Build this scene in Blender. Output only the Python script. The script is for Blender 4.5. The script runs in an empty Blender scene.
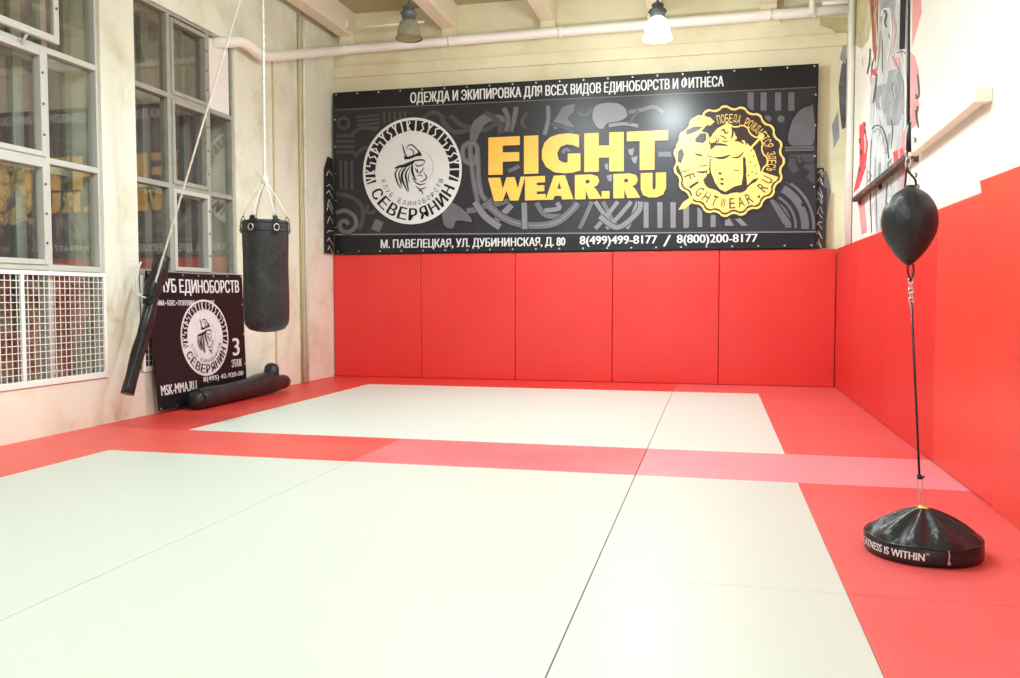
import bpy, bmesh, math, random
from mathutils import Vector, Matrix
C = bpy.context.scene.collection
RND = random.Random(7)
# ------------------------------------------------------------------ camera
F, YAW, PIT, ROL, H = 856.42, math.radians(13.4527), math.radians(2.859), math.radians(-0.03), 1.16
fw = Vector((-math.sin(YAW)*math.cos(PIT), math.cos(YAW)*math.cos(PIT), -math.sin(PIT)))
rt = Vector((math.cos(YAW), math.sin(YAW), 0)); up = rt.cross(fw)
r2 = math.cos(ROL)*rt + math.sin(ROL)*up; u2 = -math.sin(ROL)*rt + math.cos(ROL)*up
cd = bpy.data.cameras.new('camera'); cam = bpy.data.objects.new('camera', cd); C.objects.link(cam)
cd.sensor_width = 36; cd.lens = F*36/1020; cd.clip_start = .05
M = Matrix((( r2.x, u2.x, -fw.x, 0), (r2.y, u2.y, -fw.y, 0), (r2.z, u2.z, -fw.z, H), (0, 0, 0, 1)))
cam.matrix_world = M
bpy.context.scene.camera = cam
def ray(x, y): return fw + r2*((x-510)/F) - u2*((y-339)/F)
CO = Vector((0, 0, H))
def py(x, y, Y): d = ray(x, y); return CO + d*(Y/d.y)      # seen point on the plane Y
def px(x, y, X): d = ray(x, y); return CO + d*(X/d.x)      # seen point on the plane X
# ------------------------------------------------------------------ materials
MATS = {}
def mat(name, col, rough=.6, metal=0., noise=None, bump=0., bscale=40., spec=.5, emit=0., coat=0., sheen=0.):
    if name in MATS: return MATS[name]
    m = bpy.data.materials.new(name); m.use_nodes = True; MATS[name] = m
    nt = m.node_tree; b = nt.nodes['Principled BSDF']
    b.inputs['Base Color'].default_value = (*col, 1); b.inputs['Roughness'].default_value = rough
    b.inputs['Metallic'].default_value = metal; b.inputs['Specular IOR Level'].default_value = spec
    b.inputs['Coat Weight'].default_value = coat
    if sheen: b.inputs['Sheen Weight'].default_value = sheen
    if emit:
        b.inputs['Emission Color'].default_value = (*col, 1); b.inputs['Emission Strength'].default_value = emit
    tc = nt.nodes.new('ShaderNodeTexCoord')
    if noise:
        col2, sc, lo, hi = noise
        n = nt.nodes.new('ShaderNodeTexNoise'); n.inputs['Scale'].default_value = sc; n.inputs['Detail'].default_value = 6
        n.inputs['Roughness'].default_value = .65
        nt.links.new(tc.outputs['Object'], n.inputs['Vector'])
        rp = nt.nodes.new('ShaderNodeValToRGB'); rp.color_ramp.elements[0].position = lo; rp.color_ramp.elements[1].position = hi
        rp.color_ramp.elements[0].color = (*col, 1); rp.color_ramp.elements[1].color = (*col2, 1)
        nt.links.new(n.outputs['Fac'], rp.inputs['Fac']); nt.links.new(rp.outputs['Color'], b.inputs['Base Color'])
    if bump:
        n = nt.nodes.new('ShaderNodeTexNoise'); n.inputs['Scale'].default_value = bscale; n.inputs['Detail'].default_value = 4
        nt.links.new(tc.outputs['Object'], n.inputs['Vector'])
        bp = nt.nodes.new('ShaderNodeBump'); bp.inputs['Strength'].default_value = bump; bp.inputs['Distance'].default_value = .02
        nt.links.new(n.outputs['Fac'], bp.inputs['Height']); nt.links.new(bp.outputs['Normal'], b.inputs['Normal'])
    return m
cream = mat('cream_plaster', (.76, .78, .66), .75, noise=((.52, .51, .32), 1.7, .48, .84), bump=.25, bscale=9)
backp = mat('back_plaster', (.76, .70, .50), .75, noise=((.60, .53, .34), 1.1, .45, .8), bump=.25, bscale=7)
whitep = mat('white_plaster', (.80, .79, .72), .7, noise=((.66, .64, .54), 1.6, .55, .9), bump=.2, bscale=8)
lowerp = mat('lower_plaster', (.82, .86, .84), .7, noise=((.62, .62, .55), 3.2, .58, .85), bump=.3, bscale=10)
ceilp = mat('ceiling_plaster', (.44, .40, .24), .8, noise=((.34, .31, .18), 1.5, .4, .8), bump=.2, bscale=8)
joistp = mat('joist_plaster', (.80, .74, .58), .75, noise=((.70, .64, .46), 2.0, .5, .9), bump=.2, bscale=9)
concrete = mat('concrete_floor', (.16, .15, .14), .9)
pipew = mat('pipe_white', (.86, .83, .78), .45, noise=((.72, .68, .58), 3, .55, .9))
pipeo = mat('pipe_olive', (.50, .47, .25), .55)
def matmat(name, col, col2, rough=.42):
    """tatami-pattern vinyl: fine woven bump"""
    m = mat(name, col, rough, noise=(col2, 1.2, .35, .75), spec=.45)
    nt = m.node_tree; b = nt.nodes['Principled BSDF']
    tc = nt.nodes.new('ShaderNodeTexCoord')
    w1 = nt.nodes.new('ShaderNodeTexWave'); w1.inputs['Scale'].default_value = 34; w1.bands_direction = 'X'
    w2 = nt.nodes.new('ShaderNodeTexWave'); w2.inputs['Scale'].default_value = 34; w2.bands_direction = 'Y'
    for w in (w1, w2): nt.links.new(tc.outputs['Object'], w.inputs['Vector'])
    mx = nt.nodes.new('ShaderNodeMath'); mx.operation = 'MULTIPLY'
    nt.links.new(w1.outputs['Fac'], mx.inputs[0]); nt.links.new(w2.outputs['Fac'], mx.inputs[1])
    bp = nt.nodes.new('ShaderNodeBump'); bp.inputs['Strength'].default_value = .12; bp.inputs['Distance'].default_value = .002
    nt.links.new(mx.outputs[0], bp.inputs['Height']); nt.links.new(bp.outputs['Normal'], b.inputs['Normal'])
    return m
mat_white = matmat('mat_pale_green', (.58, .615, .545), (.60, .625, .565))
mat_white2 = matmat('mat_pale_grey', (.64, .70, .63), (.66, .71, .65))
mat_red = matmat('mat_red', (.68, .045, .035), (.72, .06, .045))
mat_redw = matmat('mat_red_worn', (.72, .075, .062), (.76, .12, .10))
mat_glare_pink = matmat('mat_glare_pink', (.74, .25, .29), (.76, .31, .35))  # red strip's right end: strong lamp glare put into the colour
mat_glare_mid = matmat('mat_glare_red', (.73, .14, .15), (.75, .21, .23))  # middle of the strip: weaker glare painted into the red
mat_pinkr = matmat('mat_pinkish_red', (.70, .095, .09), (.73, .13, .125))
pad_red = mat('pad_red', (.66, .028, .025), .38, noise=((.70, .045, .036), .9, .3, .8), bump=.12, bscale=3.5, spec=.5)
pad_red2 = mat('pad_red_orange', (.72, .05, .032), .38, noise=((.76, .07, .045), .9, .3, .8), bump=.12, bscale=3)
black_leather = mat('black_leather', (.022, .023, .025), .36, bump=.35, bscale=22, noise=((.05, .05, .052), 7, .5, .85), spec=.32)
black_vinyl = mat('black_vinyl', (.018, .019, .02), .3, bump=.4, bscale=16, spec=.32)
black_rubber = mat('black_rubber', (.012, .012, .013), .28)
black_cloth = mat('black_cloth', (.015, .014, .015), .5, bump=.5, bscale=30)
steel = mat('steel', (.62, .62, .60), .3, 1.0)
brass = mat('brass', (.80, .58, .16), .35, .9)
guardw = mat('guard_white', (.84, .85, .82), .45)
rope_w = mat('rope_white', (.80, .78, .70), .8, bump=.8, bscale=120)
framew = mat('frame_white', (.52, .53, .48), .5, noise=((.44, .44, .38), 6, .55, .85))
framed = mat('frame_grey', (.34, .34, .29), .6, noise=((.22, .21, .17), 5, .5, .8))
frameg = mat('frame_greengrey', (.30, .33, .29), .6)
panelw = mat('panel_white', (.80, .78, .74), .6)
steel_d = mat('socket_grey', (.10, .11, .12), .5, .4)
glass_bell = mat('lamp_glass', (.70, .68, .50), .25)
b_ = glass_bell.node_tree.nodes['Principled BSDF']; b_.inputs['Transmission Weight'].default_value = .75; b_.inputs['IOR'].default_value = 1.2
glow = mat('lamp_glow', (1, .97, .90), .5, emit=30)
bell_lit = mat('lamp_glass_lit', (1, .98, .94), .4, emit=22)
board = mat('board_olive', (.62, .56, .38), .8, noise=((.22, .16, .10), 5, .4, .6))
tan = mat('tan_filling', (.55, .30, .16), .9)
rust = mat('rusted_steel', (.06, .045, .035), .7, noise=((.30, .12, .07), 9, .5, .7), bump=.3)
rail_c = mat('rail_cream', (.84, .80, .66), .5)
# banner inks
ink_black = mat('ink_black', (.008, .008, .010), .30, spec=.36)
ink_field = mat('ink_field', (.024, .022, .028), .30, spec=.36)
ink_line = mat('ink_line', (.016, .015, .018), .30, spec=.36)
ink_grey = mat('ink_grey', (.115, .107, .122), .30, spec=.36, noise=((.16, .15, .17), 2, .4, .8))
ink_grey2 = mat('ink_mid_grey', (.060, .057, .064), .30, spec=.36)
ink_lt = mat('ink_light_grey', (.20, .19, .21), .30, spec=.36)
ink_white = mat('ink_white', (.70, .70, .71), .34)
ink_yel = mat('ink_yellow', (.82, .42, .045), .34, noise=((.84, .50, .09), .8, .3, .7))
ink_gold = mat('ink_gold', (.84, .56, .15), .34)
ink_dk = mat('ink_brownblack', (.035, .022, .018), .30, spec=.36)
def glassmat():
    m = bpy.data.materials.new('window_glass'); m.use_nodes = True; nt = m.node_tree; nt.nodes.clear()
    o = nt.nodes.new('ShaderNodeOutputMaterial'); mx = nt.nodes.new('ShaderNodeMixShader')
    t = nt.nodes.new('ShaderNodeBsdfTransparent'); t.inputs[0].default_value = (.95, .95, .93, 1)
    g = nt.nodes.new('ShaderNodeBsdfGlossy'); g.inputs['Roughness'].default_value = .012; g.inputs[0].default_value = (.95, .93, .90, 1)
    lw = nt.nodes.new('ShaderNodeLayerWeight'); pw = nt.nodes.new('ShaderNodeMath'); pw.operation = 'POWER'; pw.inputs[1].default_value = 3.2
    nt.links.new(lw.outputs['Facing'], pw.inputs[0])
    f = nt.nodes.new('ShaderNodeMath'); f.operation = 'MULTIPLY_ADD'; f.inputs[1].default_value = .9; f.inputs[2].default_value = .045; f.use_clamp = True
    nt.links.new(pw.outputs[0], f.inputs[0])
    nt.links.new(f.outputs[0], mx.inputs[0]); nt.links.new(t.outputs[0], mx.inputs[1]); nt.links.new(g.outputs[0], mx.inputs[2])
    nt.links.new(mx.outputs[0], o.inputs[0]); return m
glass = glassmat()
# ------------------------------------------------------------------ mesh helpers
def box(bm, x0, x1, y0, y1, z0, z1, mi=0):
    v = [bm.verts.new(p) for p in ((x0,y0,z0),(x1,y0,z0),(x1,y1,z0),(x0,y1,z0),(x0,y0,z1),(x1,y0,z1),(x1,y1,z1),(x0,y1,z1))]
    for q in ((0,3,2,1),(4,5,6,7),(0,1,5,4),(1,2,6,5),(2,3,7,6),(3,0,4,7)):
        f = bm.faces.new([v[i] for i in q]); f.material_index = mi
def smooth(pts, n=6, closed=False):
    P = [Vector(p) for p in pts]
    if len(P) < 3: return P
    out = []; L = len(P)
    for i in range(L if closed else L-1):
        g = (lambda k: P[k % L]) if closed else (lambda k: P[max(0, min(L-1, k))])
        a, b, c, d = g(i-1), g(i), g(i+1), g(i+2)
        for k in range(n):
            t = k/n
            out.append(.5*((2*b)+(c-a)*t+(2*a-5*b+4*c-d)*t*t+(3*b-a-3*c+d)*t**3))
    if not closed: out.append(P[-1])
    return out
def tube(bm, pts, r, n=10, cap=True, mi=0, closed=False):
    P = [Vector(p) for p in pts]; rr = r if isinstance(r, (list, tuple)) else [r]*len(P)
    rings = []; prev = None
    for i, p in enumerate(P):
        if closed: t = (P[(i+1) % len(P)]-P[i-1]).normalized()
        else: t = (P[min(i+1, len(P)-1)]-P[max(i-1, 0)]).normalized()
        if prev is None:
            a = Vector((0,0,1)) if abs(t.z) < .9 else Vector((1,0,0))
            nrm = t.cross(a).normalized()
        else: nrm = (prev-t*prev.dot(t)).normalized()
        prev = nrm; bn = t.cross(nrm)
        rings.append([bm.verts.new(p+(nrm*math.cos(2*math.pi*k/n)+bn*math.sin(2*math.pi*k/n))*rr[i]) for k in range(n)])
    L = len(rings)
    for i in range(L if closed else L-1):
        A, B = rings[i], rings[(i+1) % L]
        for k in range(n):
            f = bm.faces.new((A[k], A[(k+1)%n], B[(k+1)%n], B[k])); f.smooth = True; f.material_index = mi
    if cap and not closed:
        for R_ in (rings[0][::-1], rings[-1]):
            f = bm.faces.new(R_); f.material_index = mi
def lathe(bm, prof, c=(0,0,0), n=32, mod=None, mi=0):
    c = Vector(c); rings = []
    for j, (r, z) in enumerate(prof):
        ring = []
        for k in range(n):
            a = 2*math.pi*k/n; R_, Z_ = (r, z) if mod is None else mod(j, a, r, z)
            ring.append(bm.verts.new(c+Vector((R_*math.cos(a), R_*math.sin(a), Z_))))
        rings.append(ring)
    for A, B in zip(rings, rings[1:]):
        for k in range(n):
            f = bm.faces.new((A[k], A[(k+1)%n], B[(k+1)%n], B[k])); f.smooth = True; f.material_index = mi
    for R_ in (rings[0][::-1], rings[-1]):
        if (R_[0].co-R_[1].co).length > 1e-5: bm.faces.new(R_).material_index = mi
def obj(name, bm, ms, parent=None, bevel=0, recalc=True):
    if recalc: bmesh.ops.recalc_face_normals(bm, faces=bm.faces)
    me = bpy.data.meshes.new(name); bm.to_mesh(me); bm.free()
    for m in (ms if isinstance(ms, (list, tuple)) else [ms]): me.materials.append(m)
    o = bpy.data.objects.new(name, me); C.objects.link(o)
    if parent is not None:
        o.parent = parent; o.matrix_parent_inverse = Matrix.Translation(-Vector(parent.location))
    if bevel:
        b = o.modifiers.new('bevel', 'BEVEL'); b.width = bevel; b.segments = 3; b.limit_method = 'ANGLE'
    return o
def thing(name, label, cat, loc=(0,0,0), group=None, kind=None):
    o = bpy.data.objects.new(name, None); C.objects.link(o); o.location = loc; o.empty_display_size = .1
    if kind: o['kind'] = kind
    else: o['label'] = label; o['category'] = cat
    if group: o['group'] = group
    return o
def tag(o, label, cat, group=None):
    o['label'] = label; o['category'] = cat
    if group: o['group'] = group
    return o
def struct(name, bm, m, parent=None, bevel=0):
    o = obj(name, bm, m, parent, bevel); o['kind'] = 'structure'; return o
def B(*a):
    bm = bmesh.new()
    for q in a: box(bm, *q)
    return bm
# ------------------------------------------------------------------ room shell
XL, XR, YB, YF, ZC = -5.39, 1.58, 11.62, -4.0, 5.2
struct('floor', B((XL-.4, XR+.2, YF, YB+.2, -.30, -.04)), concrete)
struct('ceiling', B((XL-.4, XR+.2, YF, YB+.2, ZC, ZC+.2)), ceilp)
bm = B((XL-.4, XR+.2, YB, YB+.2, -.04, ZC))
struct('wall_back', bm, backp)
struct('wall_front', B((XL-.4, XR+.2, YF-.2, YF, -.04, ZC)), whitep)
struct('wall_right', B((XR, XR+.2, YF, YB, -.04, ZC)), whitep)
# left wall: lower wall, piers between windows, lintel
WZ0, WZ1 = .42, 4.05
wins = [(1.3, 4.3), (4.95, 6.73), (7.2, 8.95)]
bm = bmesh.new()
ys = YF
for a, b in wins + [(YB, YB)]:
    box(bm, XL-.4, XL, ys, a, WZ0, WZ1); ys = b
box(bm, XL-.4, XL, YF, YB, WZ1, ZC)
struct('wall_left', bm, cream)
struct('wall_left_lower', B((XL-.4, XL, YF, YB, -.04, WZ0-.03)), cream)
struct('trim_1', B((XL-.28, XL+.002, YF, YB-.02, WZ0-.03, WZ0)), cream)        # window ledge
# header relief on the back wall, corbels, joists
struct('trim_2', B((XL, XR, YB-.035, YB, 4.30, 4.46)), backp, bevel=.012)
JX = [-5.03-.12, -3.62, -2.23, -.80, .62, ]
for i, x in enumerate(JX):
    bm = B((x-.10, x+.10, YF, YB, 4.85, ZC)); struct('trim_%d' % (3+i), bm, joistp, bevel=.01)
for i, x in enumerate(JX):
    bm = bmesh.new()
    v = [bm.verts.new(p) for p in ((x-.16,YB,4.62),(x+.16,YB,4.62),(x+.10,YB-.12,4.80),(x-.10,YB-.12,4.80),(x-.10,YB,4.85),(x+.10,YB,4.85),(x+.10,YB-.12,4.85),(x-.10,YB-.12,4.85))]
    for q in ((0,1,2,3),(3,2,6,7),(0,3,7,4),(1,5,6,2),(4,7,6,5),(0,4,5,1)): bm.faces.new([v[k] for k in q])
    struct('trim_%d' % (8+i), bm, backp)
# groove line on left wall
struct('trim_13', B((XL, XL+.012, 9.80, 9.83, .02, 4.2)), pipeo)
# ------------------------------------------------------------------ windows
XG = XL-.07       # glass plane
def bars(bm, rects, x0, x1):
    for (ya, yb, za, zb) in rects: box(bm, x0, x1, ya, yb, za, zb)
def window(n, y0, y1, cols, zr, sashes, blank=None, inner=True):
    w = thing('window_%d' % n, '', '', ((XG), (y0+y1)/2, WZ0), kind='structure')
    bm = bmesh.new(); t = .032
    bars(bm, [(y0, y0+t, WZ0, WZ1), (y1-t, y1, WZ0, WZ1), (y0+t, y1-t, WZ0, WZ0+.05), (y0+t, y1-t, WZ1-t, WZ1)], XG-.05, XG+.045)
    for c in cols: box(bm, XG-.05, XG+.045, c-.03, c+.03, WZ0+.05, WZ1-t)
    for z in zr: box(bm, XG-.052, XG+.047, y0+t, y1-t, z-.026, z+.026)
    struct('frame', bm, framed if n == 3 else framew, w, bevel=.006)
    cc = [y0+t] + [c for c in cols] + [y1-t]; zz = [WZ0+.05] + list(zr) + [WZ1-t]
    for i in range(len(cc)-1):
        for j in range(len(zz)-1):
            a, b, c, d = cc[i]+.026, cc[i+1]-.026, zz[j]+.022, zz[j+1]-.022
            if blank == (i, j):
                struct('panel', B((XG-.03, XG+.03, a, b, c, d)), panelw, w); continue
            if (i, j) in sashes:
                bm = bmesh.new(); s = .045
                bars(bm, [(a, a+s, c, d), (b-s, b, c, d), (a+s, b-s, c, c+s), (a+s, b-s, d-s, d)], XG-.02, XG+.062)
                sa = struct('sash', bm, framed if n == 3 and j > 1 else framew, w, bevel=.006)
                bm = bmesh.new()
                for zc in (c+.18, (c+d)/2, d-.18):
                    tube(bm, [(XG+.062, b-s/2, zc), (XG+.068, b-s/2, zc)], .011, 8)
                struct('screw', bm, steel_d, sa)
                a, b, c, d = a+s, b-s, c+s, d-s
            struct('pane', B((XG-.004, XG+.0, a-.01, b+.01, c-.01, d+.01)), glass, w)
    # second frame behind the first
    bm = bmesh.new(); xb = XG-.26
    bars(bm, [(y0+.02, y0+.09, WZ0, WZ1), (y1-.09, y1-.02, WZ0, WZ1)], xb-.03, xb+.03)
    for c in cols: box(bm, xb-.03, xb+.03, c-.055, c+.055, WZ0, WZ1)
    for z in zr: box(bm, xb-.028, xb+.028, y0+.09, y1-.09, z-.05, z+.05)
    struct('outer_frame', bm, frameg, w)
    bm = B((xb-.004, xb, y0+.05, y1-.05, WZ0, WZ1)); struct('outer_pane', bm, glass, w)
    struct('lower_board', B((xb-.06, xb-.05, y0, y1, WZ0, 1.42)), board, w)
    return w
ZR = [1.40, 2.29, 3.20]
YM1 = px(44, 200, XG).y
window(1, 1.3, 4.3, [2.3, 3.3], ZR, {(1, 1), (1, 2)})
w2 = window(2, 4.95, 6.73, [YM1], ZR, {(0, 1), (0, 2)})
c1, c2 = px(167, 170, XG).y, px(206, 170, XG).y
window(3, 7.2, 8.95, [c1, c2], ZR, {(1, 1), (1, 2), (1, 3)}, blank=(2, 3))
# open vent sash at the top of window 2
cr = px(60, 45, XG+.14)
vent = thing('vent_sash', '', '', (XG+.1, cr.y, cr.z), kind='structure')
vent['kind'] = 'structure'; vent.name = 'window_4'
bm = bmesh.new(); s = .06
yb_, ya_, za_, zb_ = cr.y, cr.y-.95, cr.z, 4.1
bars(bm, [(ya_, ya_+s, za_, zb_), (yb_-s, yb_, za_, zb_), (ya_+s, yb_-s, za_, za_+s), (ya_+s, yb_-s, zb_-s, zb_)], XG+.10, XG+.14)
struct('frame', bm, framew, vent, bevel=.006)
struct('pane', B((XG+.118, XG+.122, ya_+s-.01, yb_-s+.01, za_+s-.01, zb_-s+.01)), glass, vent)
bm = bmesh.new(); p = px(57, 9, XG+.141); tube(bm, [(XG+.139, yb_-.03, p.z), (XG+.146, yb_-.03, p.z)], .012, 8); struct('screw', bm, steel_d, vent)
bm = bmesh.new(); tube(bm, [(XG+.03, yb_-.32, za_-.12), (XG+.12, yb_-.32, za_+.02)], .012, 6); struct('hinge', bm, framew, vent)
# window guards
def guard(y0, y1, z0, z1, posts, label):
    X = XL+.005
    g = thing('window_guard', label, 'window guard', (X, (y0+y1)/2, z0))
    bm = bmesh.new(); t = .035
    bars(bm, [(y0, y0+t, z0, z1), (y1-t, y1, z0, z1), (y0+t, y1-t, z0, z0+.05), (y0+t, y1-t, z1-t, z1)], X-.012, X+.012)
    for p in posts: box(bm, X-.012, X+.012, p-.018, p+.018, z0+.05, z1-t)
    obj('frame', bm, guardw, g, bevel=.003)
    bm = bmesh.new(); y = y0+t
    while y < y1-t:
        box(bm, X-.0035, X+.0005, y-.003, y+.003, z0+.03, z1-.02); y += .058
    z = z0+.05
    while z < z1-t:
        box(bm, X+.0005, X+.0045, y0+.02, y1-.02, z-.003, z+.003); z += .058
    obj('wire_mesh', bm, guardw, g)
    return g
YP = px(22, 320, XL).y
guard(4.97, 6.72, .425, 1.37, [YP], 'white wire mesh window guard, nearest, with whole mesh uncovered')
guard(7.22, 8.94, .425, 1.37, [], 'white wire mesh window guard mostly hidden behind the small black club banner')
# ------------------------------------------------------------------ mats
def floor_mat(x0, x1, y0, y1, m, label, group=None, g=(.0012,)*4):
    o = obj('floor_mat', B((x0+g[0], x1-g[1], y0+g[2], y1-g[3], -.04, 0)), m, bevel=.003)
    tag(o, label, 'floor mat', group); return o
W, S1, S2, E = -4.45, -2.48, -.49, .515; RR = 1.57
n4 = (.0012, .0012, .0012, .0012)
floor_mat(W, S1, 1.5, 5.55, mat_white, 'pale green-white floor mat filling the near field beside the left red border', g=(.001, .0026, .001, .001))
floor_mat(S1, S2, 1.5, 5.55, mat_white, 'widest-looking pale floor mat in the middle foreground, left of the dark seam', g=(.0026, .002, .001, .001))
floor_mat(S2, E, 1.5, 3.5, mat_white, 'pale floor mat at the bottom edge, right of the dark seam', g=(.002, .001, .001, .0015))
floor_mat(S2, E, 3.5, 5.55, mat_white, 'pale floor mat between dark seam and punch ball, touching the pink cross strip', g=(.002, .001, .0015, .001))
floor_mat(E, RR, 1.5, 3.5, mat_pinkr, 'red floor mat in the bottom right corner in front of the punch ball', g=(.001, .001, .001, .0015))
floor_mat(E, RR, 3.5, 5.55, mat_pinkr, 'red floor mat that the black punch ball base stands on', g=(.001, .001, .0015, .001))
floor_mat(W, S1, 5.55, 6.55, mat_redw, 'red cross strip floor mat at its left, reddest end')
floor_mat(S1, S2, 5.55, 6.55, mat_glare_mid, 'middle red floor mat of the cross strip, painted pinkish for lamp glare', g=(.0012, .002, .0012, .0012))
floor_mat(S2, RR, 5.55, 6.55, mat_glare_pink, 'floor mat at the right end of the cross strip, painted palest pink for glare', g=(.002, .0012, .0012, .0012))
floor_mat(W, S2, 6.55, 10.55, mat_white2, 'long pale floor mat of the far field, left of its seam', g=(.001, .002, .001, .001))
floor_mat(S2, E, 6.55, 10.55, mat_white2, 'narrow pale floor mat of the far field, right of its seam', g=(.002, .001, .001, .001))
floor_mat(E, RR, 6.55, 10.55, mat_pinkr, 'red floor mat along the right wall pads beyond the pink strip')
floor_mat(XL, W, 1.5, 6.55, mat_redw, 'lighter red border floor mat below the near window')
floor_mat(XL, W, 6.55, 10.55, mat_red, 'deep red border floor mat below the small club banner')
floor_mat(XL, S1, 10.55, 11.61, mat_red, 'red floor mat in the far left corner under the wall pads')
floor_mat(S1, S2, 10.55, 11.61, mat_red, 'middle red floor mat of the row along the back wall pads')
floor_mat(S2, RR, 10.55, 11.61, mat_pinkr, 'red floor mat in the far right corner where the wall pads meet')
# ------------------------------------------------------------------ wall pads
def pad(bm, m, label):
    o = obj('wall_pad', bm, m, bevel=.012); tag(o, label, 'wall pad', None); return o
PB = [-5.38, -4.05, -2.68, -1.34, .05, 1.485]
plab = ['red wall pad at the left end of the back wall', 'second red wall pad from the left on the back wall',
        'middle red wall pad on the back wall, under the large banner', 'red wall pad on the back wall, fourth from the left', 'red wall pad on the back wall at its right corner']
for i in range(5):
    pad(B((PB[i]+.002, PB[i+1]-.002, 11.50, YB, .002, 1.755+(.006 if i % 2 else 0))), pad_red, plab[i])
PR = [11.50, 9.9, 8.15, 6.47, 5.12]
rl = ['red wall pad on the right wall, deepest, touching the back corner', 'red wall pad on the right wall, second from the back corner',
      'long red wall pad on the right wall behind the hanging punch ball', 'red wall pad on the right wall next to the one with raised corner']
for i in range(4):
    pad(B((1.487, XR, PR[i+1]+.002, PR[i]-.002, .002, 1.76)), pad_red if i < 1 else (pad_red2 if i > 2 else pad_red), rl[i])
# nearest pad: corner curls off the wall
bm = bmesh.new(); ny, nz = 10, 14; gr = []
def curl(k, z): return .045*max(0, 1-k/3.0)*max(0, z/1.81-.25)**1.5
for side in (0, 1):
    g_ = []
    for k in range(ny+1):
        row = []
        for j in range(nz+1):
            z = .002+1.81*j/nz; t = k/ny
            yl = 5.11+.27*max(0, (z/1.81-.55)/.45)**1.3
            y = yl-(yl-2.9)*t**1.2
            row.append(bm.verts.new(((1.482-curl(k, z)) if side == 0 else (1.486 if y > 5.105 else 1.56), y, z)))
        g_.append(row)
    gr.append(g_)
for s_ in (0, 1):
    for k in range(ny):
        for j in range(nz):
            f = bm.faces.new((gr[s_][k][j], gr[s_][k+1][j], gr[s_][k+1][j+1], gr[s_][k][j+1])); f.smooth = False
for k in range(ny):
    for j in (0, nz): bm.faces.new((gr[0][k][j], gr[0][k+1][j], gr[1][k+1][j], gr[1][k][j]))
for j in range(nz):
    for k in (0, ny): bm.faces.new((gr[0][k][j], gr[0][k][j+1], gr[1][k][j+1], gr[1][k][j]))
o = obj('wall_pad', bm, pad_red2); tag(o, 'nearest orange-red wall pad, standing higher with its upper corner curling off the wall', 'wall pad')
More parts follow.
